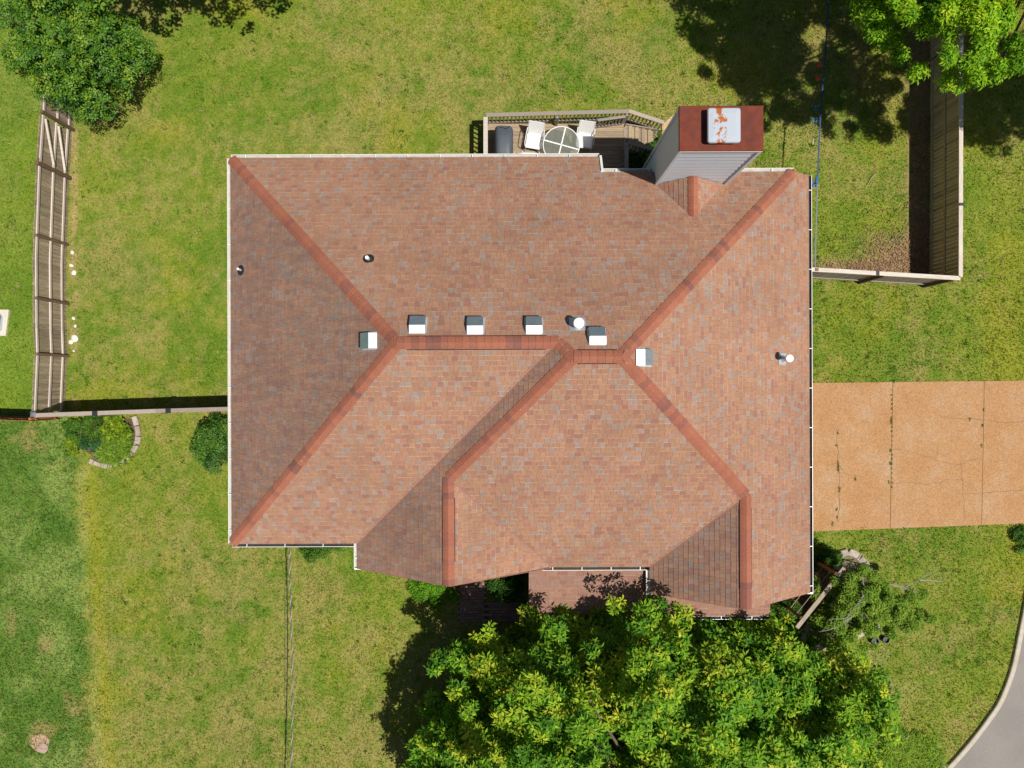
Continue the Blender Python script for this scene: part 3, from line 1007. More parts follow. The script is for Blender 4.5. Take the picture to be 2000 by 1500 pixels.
gutter((2.96, 6.98, zof('N', *N2)), (4.66, 6.98, zof('N', *N2)), (0, 1, 0))
gutter((7.04, 6.98, zof('N', *N2)), (9.34, 6.98, zof('N', *N2)), (0, 1, 0))
gutter((9.98, 6.98, ZE), (9.98, -7.04, ZE), (1, 0, 0), strap_gap=1.33, shade_dirt=True)
gutter((4.61, -6.28, ZE), (4.61, -7.04, ZE), (-1, 0, 0), first=.35)
gutter((1.0, -6.15, ZE), (4.50, -6.15, ZE), (0, -1, 0), strap_gap=.98, first=.35, shade_dirt=True)
gutter((-9.43, 7.62, ZE), (-9.43, -5.33, ZE), (-1, 0, 0), strap_gap=1.2)
gutter((-9.43, -5.33, ZE), (-5.33, -5.33, ZE), (0, -1, 0), strap_gap=1.28, shade_dirt=True)
gutter((-5.21, -5.33, ZE), (-5.21, -6.17, ZE), (-1, 0, 0))
# white rake board at the eave step and eave returns of the gables
mb = MB(); mb.beam((3.0, 7.62, zof('N', *N1) - .03), (3.0, 7.0, zof('N', *N2) - .03), .075, .16); mb.build('rake_board', M['white'], house)
for (x0, x1, y) in ((-5.33, -4.75, -6.20), (4.50, 5.15, -7.07), (9.40, 10.10, -7.07)):
    mb = MB(); mb.box(((x0 + x1) / 2, y, ZE - .06), (x1 - x0, .05, .09)); mb.build('eave_return', M['white'], house)
# rake trim along the gables
for (k, a, b) in (('WW', G3, G2), ('LG', G5, G2), ('RG', R3, R2), ('E', R4, R2)):
    pa, pb = P(k, *a), P(k, *b)
    mb = MB(); o = Vector((0, -.012, -.075)); mb.beam(pa + o, pb + o, .022, .13); mb.build('rake_board', M['brick'], house)

# porch roof, low slope, below the south eave
px0, px1, py0, py1, pz0, pz1 = .55, 8.80, -5.75, -7.98, 2.60, 2.22
pn = Vector((0, -(pz0 - pz1), (py0 - py1))).normalized()
poly = [Vector((px0, py0, pz0)), Vector((px0, py1, pz1)), Vector((px1, py1, pz1)), Vector((px1, py0, pz0))]
mb = MB(); mb.add(poly + [p - Vector((0, 0, .12)) for p in poly], [(0, 1, 2, 3), (7, 6, 5, 4), (0, 4, 5, 1), (1, 5, 6, 2), (2, 6, 7, 3), (3, 7, 4, 0)])
porch = mb.build('porch_roof', M['roofdeck'], house)
mbp = MB()
pal_porch = ([30, 25, 20, 15], [(.30, .165, .115), (.285, .150, .105), (.28, .165, .125), (.265, .138, .10)])
shingle_face('P', poly, pn, Vector((1, 0, 0)), 'shingle', random.Random(3), mbp, expo=.15, singles=False, wmin=.2, wmax=.4, butt=.008, pal=pal_porch)
tag(mbp.build('shingle_courses', M['shingle'], porch), kind='stuff')
gutter((px0, py1, pz1), (px1, py1, pz1), (0, -1, 0), strap_gap=1.05, first=.3, shade_dirt=True)
for x in (.75, 3.3, 6.0, 8.55):
    mb = MB(); mb.box((x, -7.8, 1.1), (.14, .14, 2.2)); mb.build('porch_post', M['white'], house)

# chimney chase with lap siding, rusted cover, flue cap and saddle
CX0, CX1, CY0, CY1, CZ = 4.72, 6.96, 6.50, 7.66, 6.83
mb = MB(); mb.box(((CX0 + CX1) / 2, (CY0 + CY1) / 2, CZ / 2), (CX1 - CX0 - .04, CY1 - CY0 - .04, CZ))
chim = mb.build('chimney', M['roofdeck'], house)  # dark core shows between the boards, standing in for lap shadows
lap = .30
def lap_mesh(L):
    mb = MB()   # bottom edge proud, along +x, outward -y
    lt = lap - .062  # gap left open so the dark core draws a shadow line
    vs_ = [(0, -.014, lt), (L, -.014, lt), (L, -.032, 0), (0, -.032, 0), (L, 0, 0), (0, 0, 0), (L, 0, lt), (0, 0, lt)]
    mb.add(vs_, [(3, 2, 1, 0), (5, 4, 2, 3), (0, 7, 5, 3), (1, 2, 4, 6), (0, 1, 6, 7)])
    return mb.mesh('siding_board', M['siding'])
mS, mW = lap_mesh(CX1 - CX0), lap_mesh(CY1 - CY0)
nlap = int((CZ - .05) / lap)
for i in range(nlap):
    z = CZ - .05 - lap * (i + 1)
    if z > 3.0:
        place('siding_board', mS, chim, (CX0, CY0 + .02, z))
    place('siding_board', mS, chim, (CX1, CY1 - .02, z), math.pi)
    place('siding_board', mW, chim, (CX0 + .02, CY1, z), -math.pi / 2)
    place('siding_board', mW, chim, (CX1 - .02, CY0, z), math.pi / 2)
for (x, y) in ((CX0, CY0), (CX1, CY0), (CX0, CY1), (CX1, CY1)):
    mb = MB(); mb.box((x, y, CZ / 2 - .01), (.09, .09, CZ - .04), bev=.004); mb.build('corner_board', M['siding'], chim)
mb = MB(); mb.box(((CX0 + CX1) / 2, (CY0 + CY1) / 2, CZ - .02), (CX1 - CX0 + .10, CY1 - CY0 + .10, .09), bev=.012)
cov = mb.build('chase_cover', M['chase'], chim)
mb = MB(); mb.box(((CX0 + CX1) / 2, CY0 - .053, CZ - .05), (CX1 - CX0 + .08, .006, .05)); mb.build('drip_edge', M['white'], chim)
fc = Vector((5.83, 7.06, CZ))
mb = MB(); mb.lathe(fc, [(.27, .02), (.27, .22)], 20); mb.build('flue_pipe', M['galv_dull'], chim)
for (sx, sy) in ((-1, -1), (1, -1), (1, 1), (-1, 1)):
    mb = MB(); mb.box(fc + Vector((sx * .34, sy * .36, .14)), (.05, .05, .24)); mb.build('cap_leg', M['galv_dull'], chim)
# lid: rounded square with turned-down rim
mb = MB()
def rsq(hx, hy, r, z, n=5):
    out = []
    for (cx, cy, a0) in ((hx - r, hy - r, 0), (-hx + r, hy - r, 90), (-hx + r, -hy + r, 180), (hx - r, -hy + r, 270)):
        for i in range(n + 1):
            a = math.radians(a0 + 90 * i / n)
            out.append((cx + r * math.cos(a), cy + r * math.sin(a), z))
    return out
rings = [rsq(.43, .455, .06, -.07), rsq(.45, .475, .07, -.06), rsq(.45, .475, .07, .01), rsq(.43, .455, .06, .035), rsq(.30, .32, .05, .055)]
n = len(rings[0])
vs_ = [p for r in rings for p in r]
fs = [(i * n + j, i * n + (j + 1) % n, (i + 1) * n + (j + 1) % n, (i + 1) * n + j) for i in range(len(rings) - 1) for j in range(n)]
fs += [tuple(range(n - 1, -1, -1)), tuple((len(rings) - 1) * n + j for j in range(n))]
mb.add(vs_, fs)
mb.build('flue_cap', M['flue'], chim, loc=fc + Vector((0, 0, .30)))
# saddle behind the chimney (cricket)
sy_end = 5.17; sz = zof('N', 0, sy_end); sxm = 5.70
pL, pR = Vector((CX0 - .02, CY0 - .03, zof('N', 0, CY0))), Vector((CX1 - .06, CY0 - .03, zof('N', 0, CY0)))
pT, pE = Vector((sxm, CY0 - .03, sz)), Vector((sxm, sy_end, sz))
for (tri, ue) in (((pL, pE, pT), Vector((0, 1, 0))), ((pR, pT, pE), Vector((0, 1, 0)))):
    nn = (tri[1] - tri[0]).cross(tri[2] - tri[0]).normalized()
    if nn.z < 0: nn = -nn
    mbs = MB()
    mbs.col = (.3, .13, .09)
    mbs.add([p + Vector((0, 0, .012)) for p in tri], [(0, 1, 2)])
    shingle_face('C', [p + Vector((0, 0, .014)) for p in tri], nn, ue, 'shingle', random.Random(8), mbs, singles=False)
    tag(mbs.build('saddle_shingles', M['shingle'], roof), kind='stuff')
n1 = (pE - pL).cross(pT - pL).normalized(); n1 = -n1 if n1.z < 0 else n1
n2 = (pT - pR).cross(pE - pR).normalized(); n2 = -n2 if n2.z < 0 else n2
cap_run(pE + Vector((0, .05, .014)), pT + Vector((0, 0, .014)), n1, n2, width=.17, tone=1.0)

# valleys: narrow woven strips so slopes meet cleanly
def valley(a, b, ka, kb):
    pa, pb = P(ka, *a), P(ka, *b)
    d = (pb - pa).normalized()
    mb = MB(); mb.col = (.33, .175, .125)
    na, nb = nrm(ka), nrm(kb)
    wa = d.cross(na); wa = -wa if wa.dot(nb) < 0 else wa
    wb = d.cross(nb); wb = -wb if wb.dot(na) < 0 else wb
    mb.add([pa + wa * .07 + na * .018, pa + Vector((0, 0, .017)), pa + wb * .07 + nb * .018, pb + wa * .07 + na * .018, pb + Vector((0, 0, .017)), pb + wb * .07 + nb * .018], [(0, 1, 4, 3), (1, 2, 5, 4)])
    mb.build('valley', M['shingle'], roof)
valley(V1, K, 'SW', 'WW'); valley(V2, G1, 'LG', 'S'); valley(V3, R1, 'S', 'RG')

# box vents: hood with flat top towards the ridge and steep mouth downhill
def box_vent(px, py, k, down):
    # find the point on plane k under the pixel
    z = 6.5
    for _ in range(8):
        w = W(px, py, z); z = zof(k, w.x, w.y)
    w = W(px, py, z)
    down = Vector(down)
    side = Vector((-down.y, down.x, 0))
    s = .44 / 2
    root = MB()
    # flashing plate on the slope
    n = nrm(k)
    dn = (down - n * down.dot(n)).normalized()
    sd = n.cross(dn)
    root.box(w + n * .022, (.56, .52, .008), rot=Matrix((dn, sd, n)).transposed())
    v = root.build('roof_vent', M['galv_dull'], house)
    h = MB()
    def pt(a, b, zz_): return w + down * a + side * b + Vector((0, 0, zz_))
    zt = .10
    up = -.24; mid = -.005; lo = .27
    zt_up = SL * .24 + .085
    zt_m = zt_up + .012
    zt_l = zt_m - .205
    prof = [(up, zt_up), (mid, zt_m), (lo, zt_l)]
    vs_ = []
    for b in (-s, s):
        for (a, zz_) in prof: vs_.append(pt(a, b, zz_))
        vs_ += [pt(lo, b, -SL * lo + .02), pt(up, b, SL * .24 - .0)]
    f = [(0, 5, 6, 1), (1, 6, 7, 2), (2, 7, 8, 3), (0, 1, 2, 3, 4), (9, 8, 7, 6, 5), (4, 9, 5, 0)]
    h.add(vs_, f)
    h.build('hood', M['galv'], v)
for (x, y) in ((817, 635), (929, 637), (1043, 637), (1166, 658)): box_vent(x, y, 'N', (0, 1, 0))
box_vent(723, 665, 'W', (-1, 0, 0))
box_vent(1257, 699, 'E', (1, 0, 0))

# flues and plumbing vents
def onroof(px, py, k):
    z = 5.0
    for _ in range(10):
        w = W(px, py, z); z = zof(k, w.x, w.y)
    return W(px, py, z)
def flue(px, py, k, r, h, capr, plate):
    w = onroof(px, py, k); n = nrm(k)
    mb = MB()
    t = Vector((1, 0, 0)) if abs(n.x) < .1 else Vector((0, 1, 0))
    b = n.cross(t)
    mb.box(w + n * .022, (plate, plate, .01), rot=Matrix((t, b, n)).transposed())
    mb.lathe(w, [(r * 1.9, -.02), (r * 1.15, .16), (r, .18), (r, h)], 18)
    v = mb.build('flue_vent', M['galv_dull'], house, smooth=False)
    c = MB(); c.lathe(w + Vector((0, 0, h)), [(r, -.06), (capr, -.05), (capr, .04), (capr * .93, .06), (.02, .075)], 22)
    c.build('rain_cap', M['pvc'], v)
flue(1128, 634, 'N', .10, .42, .15, .46)
flue(1527, 703, 'E', .075, .62, .125, .38)
def plumb(px, py, k, r, h):
    w = onroof(px, py, k); n = nrm(k)
    mb = MB()
    t = Vector((1, 0, 0)) if abs(n.x) < .1 else Vector((0, 1, 0))
    b = n.cross(t)
    R = Matrix((t, b, n)).transposed()
    mb.lathe(w + n * .01, [(.17, .0), (.17, .02), (r * 2.0, .035), (r * 1.35, .10)], 18, rot=R)
    v = mb.build('plumbing_vent', M['black'], house)
    c = MB(); c.lathe(w, [(r, 0), (r, h), (r * .7, h), (r * .7, h - .05)], 14)
    c.build('pipe', M['pvc'], v)
plumb(721, 505, 'N', .055, .28)
plumb(472, 526, 'W', .04, .30)

# ------------------------------------------------------------------ fences
def picket_mesh(w, t, h, ear, mat, name='picket'):
    mb = MB()
    pts = [(-w / 2, 0), (w / 2, 0), (w / 2, h - ear), (w / 2 - ear, h), (-w / 2 + ear, h), (-w / 2, h - ear)]
    n = len(pts)
    vs_ = [(x, -t / 2, z) for (x, z) in pts] + [(x, t / 2, z) for (x, z) in pts]
    mb.add(vs_, [tuple(range(n)), tuple(range(2 * n - 1, n - 1, -1))] + [(i, n + i, n + (i + 1) % n, (i + 1) % n) for i in range(n)])
    return mb.mesh(name, mat)
PICK = {}
def fence(name, label, pts, h=1.83, side=1, picket=M['wood_picket'], rail=M['wood_pale'], post=M['wood_post'], cap=False, post_at=None,
          rails=(.16, .52, .93), ear=.025, pw=.138, gap=.147, postw=.09, cap_mat=None, category='fence', group=None, post_h=None):
    """pts: ground line; side = +1 puts rails and posts on the left of the running direction"""
    base = Vector((pts[0][0], pts[0][1], 0))
    root = thing(name, label, category, base, 0, group)
    key = (pw, h, ear, picket.name)
    if key not in PICK: PICK[key] = [picket_mesh(pw, .018, h * f, ear, picket) for f in (1, .993, 1.006)]
    rr = random.Random(len(pts) * 7 + int(h * 100))
    for i in range(len(pts) - 1):
        a = Vector((pts[i][0], pts[i][1], 0)) - base; b = Vector((pts[i + 1][0], pts[i + 1][1], 0)) - base
        d = b - a; L = d.length; d.normalize()
        nrm_ = Vector((-d.y, d.x, 0)) * side
        ang = math.atan2(d.y, d.x)
        n = max(1, int(L / gap))
        for k in range(n):
            p = a + d * ((k + .5) * L / n)
            place('picket', rr.choice(PICK[key]), root, p + nrm_ * rr.uniform(-.004, .004), ang + rr.uniform(-.02, .02))
        # rails between posts
        for rz_ in rails:
            mb = MB(); off = nrm_ * .032
            mb.box((0, 0, 0), (L, .04, .088), bev=.004)
            place('rail', mb.mesh('rail', rail), root, a + d * (L / 2) + off + Vector((0, 0, rz_ * h)), ang)
        if cap:
            mb = MB(); mb.box((0, 0, 0), (L, .145, .036), bev=.004)
            place('cap_board', mb.mesh('cap_board', cap_mat or rail), root, a + d * (L / 2) + nrm_ * .02 + Vector((0, 0, h + .02)), ang)
    # posts
    pm = MB(); pm.box((0, 0, (post_h or h) / 2), (postw, postw, post_h or h), bev=.008)
    me = pm.mesh('post', post)
    d0 = Vector((pts[-1][0] - pts[0][0], pts[-1][1] - pts[0][1], 0)).normalized()
    nrm_ = Vector((-d0.y, d0.x, 0)) * side
    for q in (post_at or []):
        place('post', me, root, Vector((q[0], q[1], 0)) - base + nrm_ * .075, math.atan2(d0.y, d0.x))
    return root

# west fence, rails facing the garden (running south -> rails on the left = east)
LF = [(-16.57, 7.76), (-16.69, 4.46), (-16.67, 1.96), (-16.64, 1.07), (-16.73, -1.0)]
fence('wooden_fence', 'weathered brown picket fence with three pale rails along the left lawn', LF, side=1,
      post_at=[(-16.68, 5.2), (-16.68, 3.0), (-16.65, 1.04)], post=M['wood_post'])
# gate in the west fence, with two diagonal braces
gate = thing('fence_gate', 'weathered picket gate with two diagonal braces below the round tree', 'gate', (-16.57, 7.76, 0))
mesh_g = picket_mesh(.138, .018, 1.80, .025, M['wood_picket'])
for k in range(11):
    place('picket', mesh_g, gate, (.010 * k, .10 + .146 * k, .02), math.pi / 2)
for z in (.30, .95, 1.68):
    mb = MB(); mb.beam((.036, .02, z), (.150, 1.66, z), .04, .09); mb.build('rail', M['wood_pale'], gate)
for (za, zb) in ((1.62, 1.0), (.90, .36)):
    mb = MB(); mb.beam((.18, 1.56, za), (.075, .12, zb), .035, .075, up=(1, 0, 0)); mb.build('brace', M['wood_pale'], gate)
mb = MB(); mb.box((.05, -.07, .95), (.13, .13, 1.9), bev=.01); mb.build('post', M['wood_post'], gate)
mb = MB(); mb.box((.19, 1.73, .93), (.10, .10, 1.86), bev=.01); mb.build('post', M['wood_post'], gate)
mb = MB(); mb.box((.03, .10, 1.70), (.02, .12, .05)); mb.build('hinge', M['black'], gate)
fence('wooden_fence', 'short weathered fence run half hidden under the round tree', [(-16.35, 12.5), (-16.42, 9.55)], side=1, post_at=[(-16.38, 11.5)])

# return fence from the west fence to the house, cap board on top
fence('wooden_fence', 'grey capped fence casting a dark shadow between left fence and house', [(-9.0, -.82), (-12.4, -.92), (-16.62, -1.07)], side=1,
      cap=True, cap_mat=M['wood_grey'], rail=M['wood_grey'], post_at=[(-9.3, -.83), (-12.3, -.92), (-14.4, -1.0), (-16.6, -1.07)])
for (x, y) in ((-11.95, -.925), (-14.5, -1.02)):
    mb = MB(); mb.box((0, 0, 0), (.17, .17, .05), bev=.01)
    tag(mb.build('post_cap', M['black'], loc=(x, y, 1.895)), 'dark metal cap %s on the grey capped fence' % ('nearer the house' if x > -13 else 'nearer the left corner'), 'post cap', 'dark caps on the grey fence')
mb = MB(); mb.lathe((0, 0, 0), [(.13, 0), (.13, .03), (.02, .11)], 4)
o = mb.build('post_cap', M['grey_web'], loc=(-16.66, -1.05, 1.85)); o.rotation_euler = (0, 0, .78)
tag(o, 'pyramid metal cap on the corner post of the left fences', 'post cap', 'metal caps on fence corners')
# neighbour's newer cedar fence running off to the west
fence('cedar_fence', 'orange cedar fence of the neighbour at the left edge', [(-16.85, -1.30), (-24.5, -1.05)], h=1.62, side=-1, picket=M['wood_orange'], rail=M['wood_orange'],
      post=M['wood_orange'], post_at=[(-16.95, -1.30), (-19.3, -1.22)], rails=(.2, .85))

# east fence and its return
fence('wooden_fence', 'tall mossy board fence with bleached cap beside the bright tree', [(15.63, 3.72), (15.66, 16.0)], side=1, picket=M['wood_mossy'], rail=M['wood_mossy'], post=M['wood_mossy'],
      cap=True, cap_mat=M['wood_pale'], post_at=None, rails=(.10, .52), ear=.005, pw=.138, gap=.1455)
fence('wooden_fence', 'bleached capped fence joining the house to the right fence', [(15.60, 3.70), (10.6, 4.0), (9.5, 4.02)], side=1, picket=M['wood_grey'], rail=M['wood_grey'], post=M['wood_post'],
      cap=True, cap_mat=M['wood_pale'], post_at=[(13.0, 3.86), (15.4, 3.72)], rails=(.15, .85), ear=.005)
for (x, y, l) in ((15.64, 6.25, 'along the right fence cap'), (12.72, 3.86, 'along the bleached fence beside the house')):
    mb = MB(); mb.box((0, 0, 0), (.10, .17, .02)) if y < 5 else mb.box((0, 0, 0), (.17, .10, .02))
    tag(mb.build('bracket', M['black'], loc=(x, y, 1.88)), 'small dark joint plate ' + l, 'bracket', 'joint plates on fence caps')

# ------------------------------------------------------------------ deck
ZD = .75
deck = thing('wooden_deck', 'weathered timber deck with baluster railing and steps behind the house', 'deck', (0, 0, 0))
def dk(name, mb, mat=M['wood_grey'], parent=None, **k): return mb.build(name, mat, parent or deck, **k)
y = 6.62
bi = 0
while y < 9.42:
    x0 = -.90 if y > 7.2 else 2.52
    mb = MB(); mb.box((0, 0, 0), (4.06 - x0, .136, .035), bev=.004)
    dk('deck_board', mb, M['wood_deck'], loc=((4.06 + x0) / 2, y + .07, ZD - .018)); y += .1425; bi += 1
mb = MB(); mb.box((1.58, 9.44, ZD - .11), (5.0, .04, .2)); dk('rim_joist', mb)
mb = MB(); mb.box((-.93, 8.3, ZD - .11), (.04, 2.2, .2)); dk('rim_joist', mb)
mb = MB(); mb.box((4.09, 8.0, ZD - .11), (.04, 2.7, .2)); dk('rim_joist', mb)
for (x, y_) in ((-.9, 9.42), (1.6, 9.42), (4.06, 9.50), (4.06, 8.46), (-.9, 7.4), (4.06, 7.0)):
    mb = MB(); mb.box((0, 0, .76), (.09, .09, 1.52), bev=.006); dk('post', mb, loc=(x, y_, 0))
ZR = 1.56
def rail_run(a, b, drop=0.0, n=18, cap_w=.14, mat=M['wood_grey'], lowz=None):
    a, b = Vector(a), Vector(b)
    mb = MB(); mb.beam(a, b, cap_w, .035, bev=.004); dk('handrail', mb, mat)
    lo = Vector((0, 0, -.72))
    mb = MB(); mb.beam(a + lo, b + lo, .04, .085); dk('bottom_rail', mb)
    for i in range(n):
        p = a.lerp(b, (i + .5) / n)
        mb = MB(); mb.box((p.x, p.y, p.z - .38), (.04, .04, .72)); dk('baluster', mb)
rail_run((-.92, 9.47, ZR), (4.1, 9.60, ZR), n=36)
rail_run((-.93, 9.40, ZR + .004), (-.93, 7.15, ZR + .004), n=13, cap_w=.155, mat=M['wood_pale'])
rail_run((4.03, 8.50, ZR + .002), (4.03, 6.9, ZR + .002), n=9)
rail_run((4.10, 9.62, ZR - .002), (5.50, 9.46, .86), n=10)
rail_run((4.10, 8.52, ZR - .004), (5.46, 8.42, .86), n=9)
for i in range(5):
    x0 = 4.11 + i * .262
    for (o_, w_) in ((.066, .118), (.205, .126)):
        mb = MB(); mb.box((0, 0, 0), (w_, .92, .038), bev=.008); dk('stair_tread', mb, M['wood_deck'], loc=(x0 + o_, 8.98, ZD - .14 * (i + 1)))
    mb = MB(); mb.box((x0 + .012, 8.98, ZD - .14 * (i + 1) + .07), (.02, .92, .105)); dk('riser', mb)
for y_ in (8.50, 9.46):
    mb = MB(); mb.beam((4.1, y_, ZD - .1), (5.45, y_, .06), .04, .2); dk('stringer', mb)
# open gate of the stairs, swung back against the north railing
sg = thing('stair_gate', 'small baluster gate swung open at the top of the deck steps', 'gate', (4.0, 9.42, ZD))
mb = MB(); mb.beam((0, 0, .80), (-.98, -.13, .80), .09, .035); mb.build('top_rail', M['wood_grey'], sg)
mb = MB(); mb.beam((0, 0, .12), (-.98, -.13, .12), .04, .08); mb.build('bottom_rail', M['wood_grey'], sg)
for i in range(8):
    t = (i + .3) / 8
    mb = MB(); mb.box((-.98 * t, -.13 * t, .45), (.045, .035, .68)); mb.build('baluster', M['wood_grey'], sg)

# patio table: glass top in a white ring, cross bars and splayed legs
def ring(mb, c, r, tube_r, n=40, sides=6):
    pts = [Vector(c) + Vector((r * math.cos(2 * math.pi * i / n), r * math.sin(2 * math.pi * i / n), 0)) for i in range(n + 1)]
    mb.tube(pts, tube_r, sides, cap=False)
tb = thing('patio_table', 'round glass patio table with white ring and cross bars on the deck', 'table', (1.745, 8.46, ZD))
mb = MB(); mb.lathe((0, 0, 0), [(.635, .690), (.635, .698)], 40); mb.build('glass_top', M['glass'], tb)
mb = MB(); ring(mb, (0, 0, .695), .645, .017); mb.build('rim', M['fabric_white'], tb)
for ang in (1.33, -.27):
    d = Vector((math.cos(ang), math.sin(ang), 0))
    mb = MB(); mb.beam(d * -.63 + Vector((0, 0, .69)), d * .63 + Vector((0, 0, .69)), .042, .024); mb.build('cross_bar', M['fabric_white'], tb)
    for s_ in (-1, 1):
        mb = MB(); mb.tube([d * s_ * .42 + Vector((0, 0, .66)), d * s_ * .34 + Vector((0, 0, .3)), d * s_ * .50 + Vector((0, 0, 0))], .016, 6); mb.build('leg', M['fabric_white'], tb)
mb = MB(); mb.lathe((0, 0, 0), [(.04, .66), (.04, .705)], 14); mb.build('hub', M['galv_dull'], tb)

def make_chair():
    """sling chair facing -y, base at origin"""
    root = thing('patio_chair', 'x', 'chair')
    mb = MB(); n = 7
    def sheet(pts, half, th=.008):
        vs_, fs = [], []
        for (y_, z_) in pts: vs_ += [(-half, y_, z_), (half, y_, z_)]
        m_ = len(pts)
        for (y_, z_) in pts: vs_ += [(-half, y_, z_ - th), (half, y_, z_ - th)]
        for i in range(m_ - 1):
            a = 2 * i
            fs += [(a, a + 1, a + 3, a + 2), (2 * m_ + a + 2, 2 * m_ + a + 3, 2 * m_ + a + 1, 2 * m_ + a)]
            fs += [(a, a + 2, 2 * m_ + a + 2, 2 * m_ + a), (a + 1, 2 * m_ + a + 1, 2 * m_ + a + 3, a + 3)]
        return vs_, fs
    mb = MB(); mb.add(*sheet([(-.30, .40), (-.27, .425), (-.1, .405), (.08, .39), (.2, .40)], .255)); mb.build('seat', M['fabric_white'], root)
    mb = MB(); mb.add(*sheet([(.2, .40), (.24, .46), (.31, .62), (.40, .82), (.46, .95), (.475, .965)], .255)); mb.build('backrest', M['fabric_white'], root)
    for s_ in (-1, 1):
        x = .275 * s_
        mb = MB(); mb.tube([(x, -.30, .41), (x, .2, .40), (x, .31, .62), (x, .47, .96)], .014, 6); mb.build('side_frame', M['fabric_white'], root)
        mb = MB(); mb.tube([(x, -.30, .0), (x, -.30, .40), (x * 1.08, -.29, .56), (x * 1.15, -.22, .63), (x * 1.15, .1, .64), (x * 1.1, .33, .66)], .014, 6); mb.build('armrest', M['fabric_white'], root)
        mb = MB(); mb.tube([(x, .05, .40), (x, .36, .0)], .014, 6); mb.build('leg', M['fabric_white'], root)
    mb = MB(); mb.tube([(-.275, .3, .02), (.275, .3, .02)], .012, 6); mb.build('stretcher', M['fabric_white'], root)
    return root
def copy_tree(o, parent=None):
    c = o.copy(); COL.objects.link(c); c.parent = parent
    for ch in list(o.children): copy_tree(ch, c)
    return c
ch0 = make_chair()
chairs = [((.80, 8.72, ZD), -.17, 'white sling chair on the deck between covered grill and glass table'),
          ((2.60, 8.74, ZD), -.12, 'white sling chair right of the glass table towards the steps'),
          ((.66, 7.98, ZD), math.pi - .02, 'white sling chair mostly hidden under the roof edge')]
for i, (lc, rz, lab) in enumerate(chairs):
    c = ch0 if i == 0 else copy_tree(ch0)
    c.location = lc; c.rotation_euler = (0, 0, rz); tag(c, lab, 'chair', 'white patio chairs')

# covered grill: fitted cover with lid hump
def cover():
    mb = MB()
    L, Wd = 1.35, .66
    secs = [(-L / 2, .93), (-L / 2 + .06, 1.0), (-.45, 1.03), (-.30, 1.13), (.25, 1.14), (.45, 1.03), (L / 2 - .07, 1.0), (L / 2, .92)]
    vs_, fs = [], []
    prof = [(-.5, 0.0), (-.51, .3), (-.49, .72), (-.43, .93), (-.30, .99), (0, 1.0), (.30, .99), (.43, .93), (.49, .72), (.51, .3), (.5, 0)]
    m_ = len(prof)
    rr = random.Random(2)
    for (y_, zt) in secs:
        e = .93 if abs(y_) > L / 2 - .01 else 1
        for (a, b) in prof: vs_.append((a * Wd * e + rr.uniform(-.012, .012), y_ + rr.uniform(-.01, .01), b * zt + .02 + (rr.uniform(-.015, .01) if b > .5 else 0)))
    for i in range(len(secs) - 1):
        for j in range(m_ - 1):
            fs.append((i * m_ + j, (i + 1) * m_ + j, (i + 1) * m_ + j + 1, i * m_ + j + 1))
    fs += [tuple(range(m_)), tuple((len(secs) - 1) * m_ + j for j in range(m_ - 1, -1, -1))]
    mb.add(vs_, fs)
    return mb
gr = thing('covered_grill', 'barbecue grill under a slate grey cover at the deck corner', 'grill', (-.29, 8.40, ZD))
mb = cover(); o = mb.build('cover', M['cover'], gr, smooth=True)
sub = o.modifiers.new('sub', 'SUBSURF'); sub.levels = 1; sub.render_levels = 2
mb = MB(); mb.tube([(-.12, .56, 1.03), (.10, .50, 1.06), (.22, .62, .98)], .012, 6); mb.build('strap', M['black'], gr)
# tan pad at the foot of the stairs
mb = MB(); mb.prism([(5.50, 8.2), (7.1, 8.2), (7.1, 9.9), (6.6, 10.15), (6.0, 10.05), (5.62, 9.7)], -.05, .03)
tag(mb.build('landing_pad', M['tanpad']), 'tan landing pad at the foot of the deck steps', kind='structure')

# small white item and green tub beside the house wall on the deck
mb = MB(); mb.lathe((0, 0, 0), [(.10, 0), (.13, .26), (.14, .27), (.12, .27), (.11, .05)], 16)
tag(mb.build('plastic_tub', simple('green_plastic', (.05, .16, .10), .5), loc=(3.36, 7.22, ZD)), 'green plastic tub on the deck by the house wall', 'tub')

# ------------------------------------------------------------------ slackline with hanging grips
ln = thing('slackline', 'blue and grey webbing line stretched over the back lawn', 'rope')
LZ = 1.75
pts_px = [(1621, -60), (1618, 10), (1613, 90), (1609, 150), (1604, 200), (1602, 240), (1599, 290), (1597, 350), (1595, 420), (1593, 480), (1592.5, 522)]
pl = [W(x, y_, LZ - .12 * math.sin(math.pi * i / 10)) for i, (x, y_) in enumerate(pts_px)]
mb = MB()
for i in range(0, 7): mb.beam(pl[i], pl[i + 1] , .045, .008)
mb.build('webbing', M['blue'], ln)
mb = MB()
for i in range(7, 10): mb.beam(pl[i], pl[i + 1], .04, .008)
mb.build('tail_webbing', M['grey_web'], ln)
rw = W(1592, 357, LZ - .1)
mb = MB(); mb.box(rw + Vector((.06, .08, 0)), (.09, .26, .07), rz=-.1, bev=.015); mb.build('ratchet', M['bluebright'], ln)
mb = MB()
for (dx, dy_, a) in ((-.04, -.05, .9), (-.12, -.12, .7), (-.16, -.2, 1.1), (-.06, .02, .5), (.0, -.1, 1.4)):
    mb.box(rw + Vector((dx, dy_, -.08)), (.05, .20, .012), rz=-a)
mb.build('loose_strap', M['bluebright'], ln)
mb = MB(); mb.box((0, 0, .95), (.10, .10, 1.9)); mb.build('anchor_post', M['wood_post'], ln, loc=W(1592, 527, 1.9) * Vector((1, 1, 0)) if False else Vector((10.6, 3.98, 0)))
